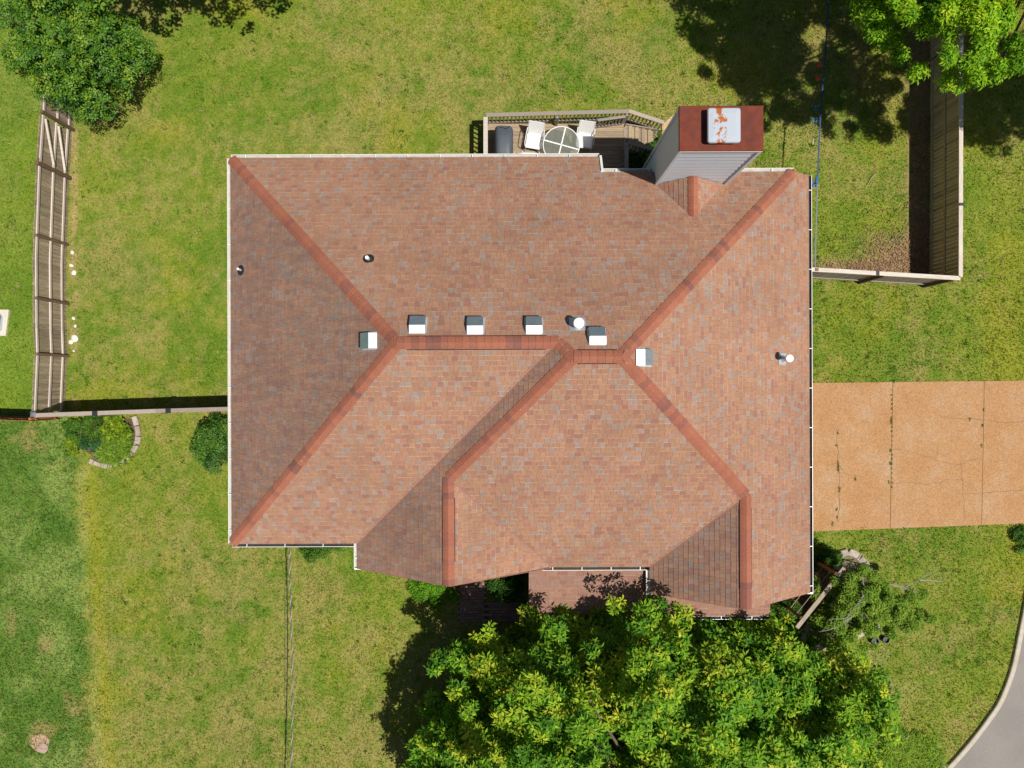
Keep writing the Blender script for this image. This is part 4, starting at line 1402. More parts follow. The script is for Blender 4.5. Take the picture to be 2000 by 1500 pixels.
def grip(name, lab, px, py, mat, kind):
    w = W(px, py, LZ - .45)
    top = min(pl, key=lambda p: abs(p.y - w.y))
    r = thing(name, lab, 'swing grip', (top.x - .01, w.y, 0), 0, 'grips hanging from the webbing line')
    mb = MB(); mb.tube([(0, 0, LZ - .1), (-.05, 0, LZ - .3)], .012, 5); mb.build('cord', M['grey_web'], r)
    mb = MB()
    if kind == 'ring': ring(mb, (-.08, 0, LZ - .38), .085, .022, 16)
    elif kind == 'bar': mb.tube([(-.10, -.22, LZ - .35), (-.05, .06, LZ - .33)], .02, 6)
    else: mb.lathe((-.08, 0, LZ - .46), [(.02, 0), (.075, .03), (.085, .08), (.06, .14), (.02, .16)], 12)
    mb.build('handle', mat, r)
grip('swing_grip', 'upper red grip hanging from the blue webbing line', 1605, 128, M['red'], 'fist')
grip('swing_grip', 'lower red grip hanging from the blue webbing line', 1601, 154, M['red'], 'fist')
grip('swing_grip', 'wooden bar hung below the red grips on the line', 1601, 183, M['wood_orange'], 'bar')
grip('swing_grip', 'upper blue ring hanging from the webbing line', 1599, 212, M['bluebright'], 'ring')
grip('swing_grip', 'lower blue ring hanging from the webbing line', 1597, 236, M['bluebright'], 'ring')
grip('swing_grip', 'pale trapeze bar at the edge of the tree shadow', 1599, 272, M['wood_pale'], 'bar')

# ------------------------------------------------------------------ overhead cables at the front
def cable(label, pxs, z0, z1, r, mat, wrap=None):
    n = len(pxs)
    pts = [W(x, y_, z0 + (z1 - z0) * i / (n - 1)) for i, (x, y_) in enumerate(pxs)]
    root = thing('service_cable', label, 'cable', (pts[0].x, pts[0].y, 0))
    b = Vector((pts[0].x, pts[0].y, 0))
    pts = [p - b for p in catmull(pts, 6)]
    mb = MB(); mb.tube(pts, r, 6); mb.build('conductor', mat, root)
    if wrap:
        mb = MB(); q = []
        for i, p in enumerate(pts[:-1]):
            for k in range(4):
                t = k / 4; s = p.lerp(pts[i + 1], t); a = (i * 4 + k) * .9
                q.append(s + Vector((math.cos(a), 0, math.sin(a))) * r * 1.3)
        mb.tube(q, r * .8, 5); mb.build('messenger_wire', wrap, root)
cable('twisted pale service cable running from the house to the bottom edge', [(566, 1058), (567, 1150), (570, 1260), (571, 1380), (569, 1500), (566, 1640)], 2.45, 3.1, .016, M['cable'], M['cable_pale'])
cable('thin black cable beside the twisted service cable', [(562, 1058), (561, 1200), (561, 1380), (562, 1500), (563, 1640)], 1.4, 1.9, .006, M['cable'])

# ------------------------------------------------------------------ small things on the lawns
def blob(r, squash, seed, sub=2, amp=.25):
    bm = bmesh.new(); bmesh.ops.create_icosphere(bm, subdivisions=sub, radius=1)
    rr = random.Random(seed); ph = [rr.uniform(0, 6) for _ in range(6)]
    mb = MB()
    vs_ = []
    for v in bm.verts:
        c = v.co
        k = 1 + amp * (math.sin(c.x * 2.3 + ph[0]) * .5 + math.sin(c.y * 2.9 + ph[1]) * .5 + math.sin(c.z * 3.1 + ph[2]) * .4)
        vs_.append((c.x * k * r, c.y * k * r, c.z * k * r * squash))
    bm.verts.index_update()
    mb.add(vs_, [tuple(v.index for v in f.verts) for f in bm.faces]); bm.free()
    return mb
rocks = [(141, 493, .07, 'topmost small white rock beside the left fence'), (140, 519, .08, 'pale rock below the topmost one beside the left fence'), (146, 533, .09, 'middle white rock pair beside the left fence'),
         (144, 622, .06, 'small pale rock above the big white rock'), (147, 637, .06, 'tan chip of rock above the big white rock'), (148, 661, .15, 'largest white rock by the left fence'), (139, 668, .09, 'flat white rock left of the largest one'), (144, 685, .05, 'small rock below the largest white rock')]
for i, (x, y_, r, lab) in enumerate(rocks):
    w = W(x, y_, 0)
    mb = blob(r, .5, i); o = mb.build('white_rock', M['rock'], loc=w + Vector((0, 0, r * .2))); o.rotation_euler = (0, 0, i * 1.3)
    tag(o, lab, 'rock', 'white rocks beside the left fence')
# concrete pad with a steel grate at the left edge
pad = thing('utility_vault', 'concrete pad with steel grate at the left photo edge', 'drain', W(-12, 630, 0))
mb = MB(); mb.prism([(-.65, -.5), (.48, -.5), (.60, .48), (-.65, .48)], -.05, .06); mb.build('pad', M['concrete'], pad)
mb = MB(); mb.prism([(-.6, -.34), (.28, -.34), (.36, -.25), (.38, .22), (.3, .32), (-.6, .32)], .055, .085); mb.build('frame', M['galv_dull'], pad)
mb = MB(); mb.prism([(-.55, -.29), (.27, -.29), (.32, .26), (-.55, .26)], .06, .088); mb.build('pit', M['black'], pad)
for i in range(9):
    mb = MB(); mb.box((-.46 + i * .09, -.01, .10), (.04, .54, .02)); mb.build('grate_bar', M['galv_dull'], pad)
# round cover in a bare dirt patch, lower left
mb = blob(.34, .06, 31, 3, .18); tag(mb.build('dirt_patch', M['dirt'], loc=W(76, 1452, .0)), 'bare dirt patch around the round cover', kind='stuff')
cv = thing('round_cover', 'round tan utility cover in bare dirt at the lower left', 'cover', W(85, 1460, 0))
mb = MB(); mb.lathe((0, 0, 0), [(.19, -.02), (.19, .045), (.17, .055), (.02, .06)], 24); mb.build('lid', simple('cover_tan', (.40, .27, .22), .7), cv)
mb = MB(); ring(mb, (0, 0, .05), .15, .008, 24); mb.build('raised_ring', M['dirt'], cv)
# stick on the back lawn
mb = MB(); p = [W(1690, 368, .03), W(1702, 348, .04), W(1713, 334, .03)]; mb.tube([q - p[0] for q in p], [.008, .014, .008], 5)
o = mb.build('stick', M['stick'], loc=p[0]); tag(o, 'dry stick lying on the lawn inside the right fence', 'stick')

# ------------------------------------------------------------------ garden edging
def edging(label, px_pts, w=.2, seg=.34, h=.10, group=None, name='garden_edging', mat=M['stone']):
    pts = catmull([W2(*p) for p in px_pts], 10)
    root = thing(name, label, 'edging', (pts[0].x, pts[0].y, 0))
    b = pts[0]
    acc, i, start = 0, 1, 0
    rr = random.Random(int(b.x * 100) % 999)
    L = [0]
    for q in range(1, len(pts)): L.append(L[-1] + (pts[q] - pts[q - 1]).length)
    def at(s):
        for q in range(1, len(L)):
            if L[q] >= s: return pts[q - 1].lerp(pts[q], (s - L[q - 1]) / max(1e-6, L[q] - L[q - 1]))
        return pts[-1]
    s = 0
    while s < L[-1] - .08:
        l = min(seg * rr.uniform(.75, 1.25), L[-1] - s)
        a, c, e = at(s + .012), at(s + l / 2), at(s + l - .012)
        d = (e - a); ll = d.length; d.normalize(); n = Vector((-d.y, d.x, 0))
        hh = h * rr.uniform(.8, 1.15); ww = w * rr.uniform(.85, 1.1)
        mb = MB(); vs_ = []
        for (z, ins) in ((-.05, 0), (hh - .025, 0), (hh, .025)):
            for (p, sx) in ((a, 1), (c, 0), (e, -1)):
                vs_.append(p + d * sx * ins - n * (ww / 2 - ins) + Vector((0, 0, z)))
            for (p, sx) in ((e, -1), (c, 0), (a, 1)):
                vs_.append(p + d * sx * ins + n * (ww / 2 - ins) + Vector((0, 0, z)))
        fs = [(12, 13, 14, 15, 16, 17)]
        for k in (0, 6):
            for j in range(6): fs.append((k + j, k + (j + 1) % 6, k + 6 + (j + 1) % 6, k + 6 + j))
        mb.add([v - b for v in vs_], fs)
        mb.build('edging_stone', mat, root)
        s += l
    return root
edging('curved stone edging of the planting bed by the left fences', [(263, 812), (270, 838), (270, 862), (258, 885), (238, 902), (215, 910), (192, 906), (176, 899)], w=.19, seg=.32)
edging('arched paver edging north of the bare branched tree', [(1632, 1112), (1633, 1095), (1641, 1082), (1655, 1077), (1670, 1082), (1684, 1095), (1694, 1108), (1699, 1122)], w=.26, seg=.42)
edging('curved paver edging at the lower left of the small tree bed', [(1568, 1253), (1568, 1240), (1573, 1226), (1582, 1212)], w=.2, seg=.4)
edging('pair of grey pavers in the middle of the small tree bed', [(1618, 1186), (1628, 1178), (1636, 1170)], w=.2, seg=.5)
edging('straight paver edging beside the black pots', [(1664, 1248), (1678, 1240), (1693, 1231)], w=.17, seg=.5)
edging('low tan pavers at the bottom of the small tree bed', [(1588, 1261), (1600, 1264), (1612, 1266)], w=.16, seg=.4)
edging('dark stones above the grassy bed by the road', [(1733, 1444), (1748, 1438), (1765, 1437), (1785, 1440)], w=.16, seg=.18, h=.14)
edging('pale broken stones right of the grassy bed', [(1803, 1450), (1818, 1460), (1832, 1475), (1842, 1495), (1846, 1515)], w=.14, seg=.2)
def bed(label, px_poly, mat=M['mulch']):
    mb = MB(); mb.prism([W2(*p) for p in px_poly][::-1], -.05, .035)
    return tag(mb.build('planting_bed', mat), label, kind='structure')
bed('soil of the planting bed by the left fences', [(150, 822), (262, 818), (268, 862), (256, 884), (236, 900), (214, 908), (192, 903), (170, 880)])
bed('brown leaf mulch between house corner and trellis', [(1560, 1100), (1625, 1130), (1600, 1190), (1560, 1200), (1520, 1190)], simple('leaf_mulch', (.24, .115, .05), .95, var=.6, scale=16, bump=.8, hue2=(.10, .06, .04), h2amt=.8, h2scale=5))

# timber trellis frame: two posts carrying a weathered top board
tr = thing('garden_trellis', 'timber trellis with weathered top board between house corner and small tree', 'trellis', (0, 0, 0))
TZ = 1.75
a, b = W(1649, 1109, TZ), W(1556, 1226, TZ)
mb = MB(); mb.beam(a, b, .15, .05, bev=.006); mb.build('top_board', simple('weathered_tan_board', (.33, .265, .20), .85, var=.25, scale=4), tr)
for (x, y_) in ((1634, 1121), (1566, 1208)):
    p = W(x, y_, TZ); mb = MB(); mb.box((p.x, p.y, TZ / 2), (.10, .10, TZ - .03), rz=.9); mb.build('post', M['wood_orange'], tr)
d = (b - a).normalized()
for z in (.55, 1.15):
    mb = MB(); mb.beam(a + d * .3 + Vector((0, 0, z - TZ)), b - d * .2 + Vector((0, 0, z - TZ)), .02, .02); mb.build('cross_wire', M['wood_grey'], tr)

# black pots on the grass by the small tree
def pot(lab, px, py, r, h, mat=M['black'], soil=True):
    w = W(px, py, 0); t = thing('plant_pot', lab, 'pot', w, 0, 'black pots beside the small tree')
    mb = MB(); mb.lathe((0, 0, 0), [(r * .75, 0), (r, h), (r * 1.08, h), (r * 1.08, h + .02), (r * .92, h + .02), (r * .80, h * .45)], 20); mb.build('shell', mat, t)
    if soil: mb = MB(); mb.lathe((0, 0, 0), [(r * .82, h * .4), (r * .8, h * .55), (.01, h * .6)], 16); mb.build('soil', M['black'], t)
pot('black round pot on the grass below the small tree', 1705, 1250, .135, .16)
pot('black pot tipped beside a grey branch near the small tree', 1727, 1247, .12, .14)
pot('dark pot under the leaves at the bed edge', 1697, 1226, .17, .22)
mb = blob(.09, .8, 77); tag(mb.build('stone_ball', M['rock'], loc=W(1698, 1224, .28)), 'grey round stone sitting in the dark pot at the bed edge', 'stone')

# ------------------------------------------------------------------ vegetation
def unit(a): return a / np.maximum(np.linalg.norm(a, axis=1, keepdims=True), 1e-9)
def leaf_arrays(base, ax, nr, L, Wd, col):
    side = unit(np.cross(ax, nr)); nr = np.cross(side, ax)
    n = len(base)
    L = L[:, None]; Wd = Wd[:, None]
    p0 = base
    p1 = base + ax * L * .5 + side * Wd * .5 + nr * L * .06
    p2 = base + ax * L - nr * L * .10
    p3 = base + ax * L * .5 - side * Wd * .5 + nr * L * .06
    V = np.stack([p0, p1, p2, p3], 1).reshape(-1, 3)
    k = np.arange(n)[:, None] * 4
    F = np.concatenate([k + np.array([[0, 2, 1]]), k + np.array([[0, 3, 2]])], 0)
    return V, F, np.repeat(col, 4, 0)
def foliage(clumps, ros, nl, L, Wd, pal, seed, up=.75, squash=.8, spread=.25, fill=.25, ltip=None, droop=0., ros_r=.03, thin=0.0):
    """clumps: (n,4) centre + radius. Rosettes of leaves sit on the clumps' skin; 'fill' puts part of them inside."""
    r = np.random.default_rng(seed)
    cl = np.asarray(clumps, float)
    area = cl[:, 3] ** 2
    cnt = np.maximum(3, (ros * area / area.mean() * r.uniform(1 - thin, 1 + thin, len(cl))).astype(int))
    ci = np.repeat(np.arange(len(cl)), cnt)
    n = len(ci)
    d = unit(r.normal(size=(n, 3)))
    flip = (d[:, 2] < 0) & (r.random(n) < up)
    d[flip, 2] *= -1
    inside = r.random(n) < fill
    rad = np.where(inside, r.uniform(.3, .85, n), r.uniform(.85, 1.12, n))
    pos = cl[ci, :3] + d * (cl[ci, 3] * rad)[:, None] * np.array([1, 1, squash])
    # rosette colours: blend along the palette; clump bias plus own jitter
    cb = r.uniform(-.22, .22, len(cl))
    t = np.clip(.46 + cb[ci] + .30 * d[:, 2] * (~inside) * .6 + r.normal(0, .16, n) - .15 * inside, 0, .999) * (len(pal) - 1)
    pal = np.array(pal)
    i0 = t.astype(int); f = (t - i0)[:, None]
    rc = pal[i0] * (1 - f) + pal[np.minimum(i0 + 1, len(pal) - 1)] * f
    # leaves
    li = np.repeat(np.arange(n), nl); m = len(li)
    dd = d[li] * .75 + np.array([0, 0, .55]); dd = unit(dd)
    ref = unit(np.cross(dd, r.normal(size=(n, 3))[li]))
    bit = np.cross(dd, ref)
    th = np.tile(np.arange(nl) * 2 * np.pi / nl, n) + r.uniform(-.4, .4, m)
    rise = r.uniform(-.1, .55, m) * (1 - droop) - droop * r.uniform(.2, .7, m)
    ax = unit(ref * np.cos(th)[:, None] + bit * np.sin(th)[:, None] + dd * rise[:, None])
    nr = unit(dd + r.normal(0, .28, (m, 3)))
    base = pos[li] + ax * ros_r + r.normal(0, spread * L * .35, (m, 3))
    LL = L * r.uniform(.65, 1.25, m); WW = Wd * r.uniform(.7, 1.25, m)
    col = np.clip(rc[li] * r.uniform(.72, 1.28, (m, 1)), .003, .8)
    return leaf_arrays(base, ax, nr, LL, WW, col)
def limbs(mb, base, h_tr, r0, targets, seed, lean=(0, 0)):
    rr = random.Random(seed)
    b = Vector(base); top = b + Vector((lean[0], lean[1], h_tr))
    mb.tube([b + Vector((0, 0, -.1)), b + Vector((0, 0, .15)), b.lerp(top, .5) + Vector((rr.uniform(-.1, .1), rr.uniform(-.1, .1), 0)), top], [r0 * 1.5, r0 * 1.1, r0 * .85, r0 * .65], 10)
    for t in targets:
        t = Vector(t)
        s = b.lerp(top, rr.uniform(.6, 1.0))
        m = s.lerp(t, .5) + Vector((rr.uniform(-.3, .3), rr.uniform(-.3, .3), rr.uniform(.0, .5)))
        L = (t - s).length
        mb.tube([s, s.lerp(m, .5) + Vector((0, 0, .1)), m, t], [r0 * .42, r0 * .32, r0 * .22, .015], 6)
def tree(name, label, cat, base, clumps, tr_h, tr_r, seed, mat=None, group=None, ntar=16, lean=(0, 0), **kw):
    root = thing(name, label, cat, base, 0, group)
    b = np.array(base)
    cl = np.asarray(clumps, float)
    V, F, C = foliage(cl, seed=seed, **kw)
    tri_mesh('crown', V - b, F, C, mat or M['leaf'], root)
    rr = random.Random(seed)
    mb = MB()
    idx = rr.sample(range(len(cl)), min(ntar, len(cl)))
    limbs(mb, (0, 0, 0), tr_h, tr_r, [cl[i, :3] - b for i in idx], seed, lean)
    mb.build('trunk', M['bark'], root)
    return root, len(F)

# ---- big tree in front: clumps laid out under an irregular outline
r = np.random.default_rng(21)
big_out = [(925, 1281), (880, 1290), (862, 1330), (905, 1365), (868, 1400), (833, 1430), (826, 1470), (788, 1500), (800, 1600), (900, 1690), (1150, 1740), (1450, 1720), (1650, 1620), (1680, 1540), (1650, 1470), (1712, 1460), (1722, 1405), (1735, 1370), (1705, 1335), (1672, 1352), (1648, 1402), (1586, 1380), (1558, 1330), (1551, 1320), (1530, 1265), (1470, 1280), (1405, 1278), (1352, 1262), (1300, 1218), (1262, 1214), (1225, 1251), (1180, 1251), (1130, 1276), (1098, 1251), (1040, 1288), (985, 1316), (955, 1261)]
def crown_in_outline(outline, zlo, zhi, n, rmin, rmax, seed, soft=130., jitter=.5, sep=.62):
    """lobes spread under an outline; the crown rises from its rim (zlo) to its middle (zhi)"""
    r = np.random.default_rng(seed)
    O = np.array(outline, float)
    A_, B2 = O, np.roll(O, -1, 0)
    lo, hi = O.min(0), O.max(0)
    out = []
    for _ in range(30000):
        if len(out) >= n: break
        p = r.uniform(lo, hi)
        if not inpoly(p[:1], p[1:], outline)[0]: continue
        t = np.clip(((p - A_) * (B2 - A_)).sum(1) / ((B2 - A_) ** 2).sum(1), 0, 1)
        d = np.linalg.norm(A_ + (B2 - A_) * t[:, None] - p, axis=1).min()
        z = zlo + (zhi - zlo) * (1 - math.exp(-d / soft)) + r.uniform(-jitter, jitter)
        rad = r.uniform(rmin, rmax)
        if d < rad * 45: rad = max(rmin * .6, d / 48.)
        w = W(p[0], p[1], z)
        if all((w.x - o[0]) ** 2 + (w.y - o[1]) ** 2 + .4 * (z - o[2]) ** 2 > (sep * (rad + o[3])) ** 2 for o in out): out.append((w.x, w.y, z, rad))
    return np.array(out)
def lobes_to_clumps(lobes, k, seed, rs=(.34, .55), lift=.85):
    """each lobe becomes a tuft of smaller clumps on its upper side"""
    r = np.random.default_rng(seed); out = []
    for (x, y_, z, R) in lobes:
        m = max(3, int(k * (R / 1.0) ** 2))
        for _ in range(m):
            d = r.normal(size=3); d /= np.linalg.norm(d)
            if d[2] < -.15: d[2] *= -1
            out.append((x + d[0] * R * .72, y_ + d[1] * R * .72, z + d[2] * R * lift, R * r.uniform(*rs)))
    return np.array(out)
lob = crown_in_outline(big_out, 3.3, 6.4, 150, .58, 1.12, 5, soft=110., jitter=.9, sep=.70)
lob = np.vstack([lob, [(*W(a, b, z)[:2], z, R_) for (a, b, z, R_) in ((1690, 1372, 4.3, .62), (1655, 1412, 4.5, .65), (1702, 1425, 4.2, .62), (1640, 1462, 4.6, .7), (1690, 1482, 4.3, .6), (1612, 1430, 4.7, .7), (1598, 1490, 4.9, .75), (1650, 1510, 4.6, .7), (1712, 1352, 4.1, .45))]])
cl = lobes_to_clumps(lob, 9, 6)

# outlying sprigs along the northern and western edge
sprigs = [(1085, 1228, 4.0, .36), (1205, 1180, 3.9, .24), (1262, 1205, 4.3, .40), (1322, 1208, 4.3, .40), (948, 1240, 3.3, .40), (900, 1285, 3.4, .42), (862, 1290, 3.4, .3), (1545, 1265, 3.4, .36),
          (1700, 1350, 3.8, .42), (1732, 1358, 3.8, .3), (1738, 1430, 3.8, .3), (1728, 1395, 3.8, .4), (852, 1300, 3.6, .25), (815, 1470, 3.8, .3), (838, 1440, 4.0, .35)]
cl = np.vstack([cl, [(*W(a, b, z)[:2], z, rr_) for (a, b, z, rr_) in sprigs]])
# a lower storey that closes the crown from below
low = lob.copy(); low[:, 2] -= r.uniform(.9, 1.6, len(low)); low[:, :2] += r.normal(0, .5, (len(low), 2)) - (lob[:, :2] - lob[:, :2].mean(0)) * .10; low[:, 3] *= 1.0
low = np.vstack([low, low + np.array([.6, .5, -.5, 0]), low + np.array([-.6, .3, -.3, 0])])
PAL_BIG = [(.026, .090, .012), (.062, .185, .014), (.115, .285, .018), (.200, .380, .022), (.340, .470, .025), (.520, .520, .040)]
cl_all = np.vstack([cl, low])
n_up = len(cl)
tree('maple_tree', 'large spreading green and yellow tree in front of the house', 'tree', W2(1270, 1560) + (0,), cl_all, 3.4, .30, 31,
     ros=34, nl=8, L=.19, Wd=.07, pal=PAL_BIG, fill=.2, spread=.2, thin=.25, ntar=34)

# ---- round dense tree, top left
def dome(c, R, zlo, zhi, n, rmin, rmax, seed, jit=.25):
    r = np.random.default_rng(seed)
    out = []
    tries = 0
    while len(out) < n and tries < 40000:
        tries += 1
        a = r.uniform(0, 2 * np.pi); q = math.sqrt(r.random())
        k = 1 + .10 * math.sin(3 * a + 1) + .06 * math.sin(7 * a)
        x, y_ = c[0] + R * k * q * math.cos(a), c[1] + R * k * q * math.sin(a)
        z = zlo + (zhi - zlo) * math.sqrt(max(0, 1 - q ** 2.2)) + r.uniform(-jit, jit)
        rad = r.uniform(rmin, rmax)
        if all((x - o[0]) ** 2 + (y_ - o[1]) ** 2 + .5 * (z - o[2]) ** 2 > (.55 * (rad + o[3])) ** 2 for o in out): out.append((x, y_, z, rad))
    return np.array(out)
c0 = W(118, 66, 4.0)
lob = dome((c0.x, c0.y), 1.52, 2.8, 4.7, 50, .36, .78, 3, .45)
cl = lobes_to_clumps(lob, 16, 4, (.30, .5))
low = lob.copy(); low[:, 2] -= .7; low[:, 3] *= .9
PAL_TL = [(.018, .065, .008), (.045, .135, .012), (.085, .205, .015), (.15, .275, .02), (.27, .35, .03)]
tree('round_tree', 'dense round glossy green tree at the top left over the fence', 'tree', (c0.x, c0.y, 0), np.vstack([cl, low]), 2.2, .14, 8, mat=M['leaf_gloss'],
     ros=34, nl=6, L=.088, Wd=.05, pal=PAL_TL, fill=.25, spread=.3)

# ---- bright tree, top right, and trees outside the frame whose shade falls into the garden
PAL_TR = [(.05, .15, .008), (.12, .29, .010), (.205, .41, .012), (.32, .51, .015), (.48, .58, .02)]
tr_out = [(1735, 5), (1775, 45), (1818, 60), (1828, 110), (1862, 130), (1880, 172), (1915, 150), (1945, 145), (1980, 118), (2030, 175), (2120, 185), (2240, 170), (2330, 180), (2420, 0), (2380, -200), (2250, -350), (2050, -420), (1850, -330), (1760, -160), (1718, -60)]
lob = crown_in_outline(tr_out, 7.0, 8.8, 130, .55, .95, 17, soft=170., jitter=.5, sep=.64)
cl = lobes_to_clumps(lob, 9, 18)
low = lob[::2].copy(); low[:, 2] -= r.uniform(.8, 1.6, len(low)); low[:, 3] *= .8
tree('bright_tree', 'bright yellow green tree overhanging the fence at the top right', 'tree', (17.6, 14.0, 0), np.vstack([cl, low]), 4.0, .22, 41,
     ros=46, nl=7, L=.135, Wd=.044, pal=PAL_TR, fill=.3, spread=.35, droop=.3, ntar=24)
PAL_FAR = [(.02, .07, .008), (.06, .15, .012), (.11, .23, .02), (.18, .30, .03)]
def shade_tree(label, c, R, zlo, zhi, n, seed, ros=30, extra=None):
    cl = dome(c, R, zlo, zhi, n, .42, .85, seed, .6)
    if extra is not None: cl = np.vstack([cl, extra])
    tree('shade_tree', label, 'tree', (c[0], c[1], 0), cl, zlo * .8, .2, seed, ros=ros, nl=6, L=.18, Wd=.10, pal=PAL_FAR, fill=.25, spread=.3, ntar=12)
shade_tree('leafy tree beyond the top edge shading the back lawn on the right', (12.2, 14.6), 3.7, 6.6, 8.4, 70, 51, ros=38,
           extra=np.array([(11.2, 12.1, 7.6, .5), (12.2, 11.6, 7.5, .45), (9.9, 12.6, 7.4, .5), (10.2, 11.4, 8.6, .3)]))
rt = np.random.default_rng(52)
ta = [(rt.uniform(20.9, 25.0), rt.uniform(6.9, 10.6), rt.uniform(10.0, 11.6), rt.uniform(.45, .8)) for _ in range(50)]
tree('shade_tree', 'tall tree beyond the right edge shading lawn and fence', 'tree', (22.6, 9.2, 0), np.array(ta), 8.2, .3, 52, ros=46, nl=6, L=.18, Wd=.10, pal=PAL_FAR, fill=.25, spread=.3, ntar=26)
shade_tree('leafy tree beyond the top edge left of the house', (-8.3, 15.7), 2.9, 5.0, 7.2, 60, 53)
shade_tree('leafy tree beyond the top left corner', (-12.4, 14.6), 2.4, 4.4, 6.4, 54, 54)
shade_tree('leafy tree beyond the top edge above the chimney', (6.4, 16.6), 2.6, 6.0, 8.0, 34, 55)

# ---- shrubs
def shrub(name, label, px, py, R, h, n, seed, pal, L=.08, Wd=.04, ros=34, mat=None, squash=.9, group=None, sx=1.0, **kw):
    c = W(px, py, 0)
    rr = np.random.default_rng(seed)
    out = []
    for _ in range(n):
        a = rr.uniform(0, 2 * np.pi); q = math.sqrt(rr.random())
        x, y_ = c.x + R * q * math.cos(a) * sx, c.y + R * q * math.sin(a)
        out.append((x, y_, max(.1, h * (1 - .55 * q * q) - rr.uniform(.1, .3) * h), rr.uniform(.2, .34) * min(R, .8)))
    root = thing(name, label, 'shrub', c, 0, group)
    V, F, C = foliage(np.array(out), ros, 6, L, Wd, pal, seed, fill=.3, spread=.3, **kw)
    tri_mesh('foliage', V - np.array(c), F, C, mat or M['leaf'], root)
    mb = MB(); rnd = random.Random(seed)
    for k in range(6):
        o = out[k % len(out)]; mb.tube([(rnd.uniform(-.06, .06), rnd.uniform(-.06, .06), -.02), ((o[0] - c.x) * .5, (o[1] - c.y) * .5, o[2] * .55), (o[0] - c.x, o[1] - c.y, o[2])], [.02, .014, .006], 5)
    mb.build('stems', M['bark'], root)
PAL_DK = [(.018, .06, .008), (.045, .125, .012), (.08, .195, .018), (.14, .26, .025)]
PAL_MID = [(.015, .05, .006), (.04, .11, .012), (.08, .175, .018), (.14, .24, .02)]
PAL_YEL = [(.06, .13, .01), (.12, .22, .012), (.22, .32, .015), (.34, .38, .03)]
shrub('evergreen_shrub', 'dark green shrub against the left house wall', 436, 866, .95, 1.7, 40, 61, PAL_DK, L=.09, ros=40, mat=M['leaf_gloss'], sx=.75)
shrub('evergreen_shrub', 'low dark shrub under the lower left eave', 628, 1040, .85, 1.0, 26, 62, PAL_DK, L=.09, ros=36)
shrub('low_hedge', 'bright green low hedge below the left gable', 852, 1130, .9, .7, 30, 63, [(.03, .10, .006), (.08, .22, .01), (.13, .31, .012), (.20, .38, .02)], L=.07, ros=44, sx=1.0)
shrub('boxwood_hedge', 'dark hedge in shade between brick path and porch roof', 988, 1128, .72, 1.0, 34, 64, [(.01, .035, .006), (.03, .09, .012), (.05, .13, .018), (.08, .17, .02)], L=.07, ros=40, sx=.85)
shrub('leafy_shrub', 'leafy shrub between deck steps and chimney', 1262, 318, .50, .8, 20, 65, PAL_MID, L=.10, Wd=.06, ros=26)
shrub('leafy_shrub', 'small sprout of leaves at the end of the deck steps', 1287, 290, .26, .6, 9, 66, PAL_MID, L=.09, Wd=.05, ros=22)
shrub('leafy_shrub', 'dark dwarf shrub at the left end of the fence bed', 152, 838, .42, .35, 16, 67, PAL_DK, L=.08, ros=24)
shrub('leafy_shrub', 'yellow green broad leaved plant in the fence bed corner', 236, 838, .45, .45, 18, 68, PAL_YEL, L=.12, Wd=.09, ros=18)
shrub('leafy_shrub', 'blue green plant in the middle of the fence bed', 180, 862, .38, .30, 12, 69, [(.02, .06, .02), (.04, .12, .035), (.08, .18, .05)], L=.09, Wd=.05, ros=20)
shrub('leafy_shrub', 'mid green ground cover filling the centre of the fence bed', 196, 836, .55, .22, 24, 74, PAL_MID, L=.09, Wd=.05, ros=24)
shrub('leafy_shrub', 'light green plant at the lower left of the fence bed', 150, 872, .35, .2, 12, 70, PAL_YEL, L=.08, ros=18)
shrub('leafy_shrub', 'dark shrub by the house corner above the trellis', 1612, 1088, .42, .5, 14, 71, PAL_DK, L=.08, ros=24)
shrub('leafy_shrub', 'green shrub between porch corner and trellis', 1528, 1190, .55, .6, 20, 72, PAL_MID, L=.09, ros=26)
shrub('leafy_shrub', 'small dark bush on the lawn at the right edge', 1998, 1052, .45, .3, 14, 73, PAL_DK, L=.07, ros=26)
# blade clumps (day lilies / liriope)
def blades(name, label, px, py, R, n, seed, L=.4, pal=PAL_MID, sx=1.0, cat='plant', zb=0.0):
    c = W(px, py, 0); rr = np.random.default_rng(seed)
    a = rr.uniform(0, 2 * np.pi, n); q = np.sqrt(rr.random(n))
    base = np.c_[R * q * np.cos(a) * sx, R * q * np.sin(a), np.full(n, zb)]
    th = rr.uniform(0, 2 * np.pi, n); tilt = rr.uniform(.3, 1.0, n)
    ax = np.c_[np.cos(th) * np.sin(tilt), np.sin(th) * np.sin(tilt), np.cos(tilt)]
    tip = np.c_[np.cos(th), np.sin(th), -.25 * np.ones(n)]
    LL = L * rr.uniform(.5, 1.2, n); w = rr.uniform(.008, .016, n)
    side = np.c_[-np.sin(th), np.cos(th), np.zeros(n)]
    p0 = base - side * w[:, None]; p1 = base + side * w[:, None]
    mid = base + ax * (LL * .6)[:, None]
    m0 = mid - side * w[:, None]; m1 = mid + side * w[:, None]
    t = mid + unit(ax * .5 + tip) * (LL * .5)[:, None]
    V = np.stack([p0, p1, m0, m1, t], 1).reshape(-1, 3)
    k = np.arange(n)[:, None] * 5
    F = np.concatenate([k + np.array([[0, 1, 3]]), k + np.array([[0, 3, 2]]), k + np.array([[2, 3, 4]])])
    p = np.array(pal); ci = rr.integers(1, len(p), n)
    C = np.repeat(np.clip(p[ci] * rr.uniform(.7, 1.3, (n, 1)), .003, .7), 5, 0)
    root = thing(name, label, cat, c)
    tri_mesh('blades', V, F, C, M['grass_blade'], root)
    mb = MB(); mb.lathe((0, 0, 0), [(R * .5, -.02), (R * .4, .03), (.02, .05)], 10); mb.build('crown_base', M['mulch'], root)
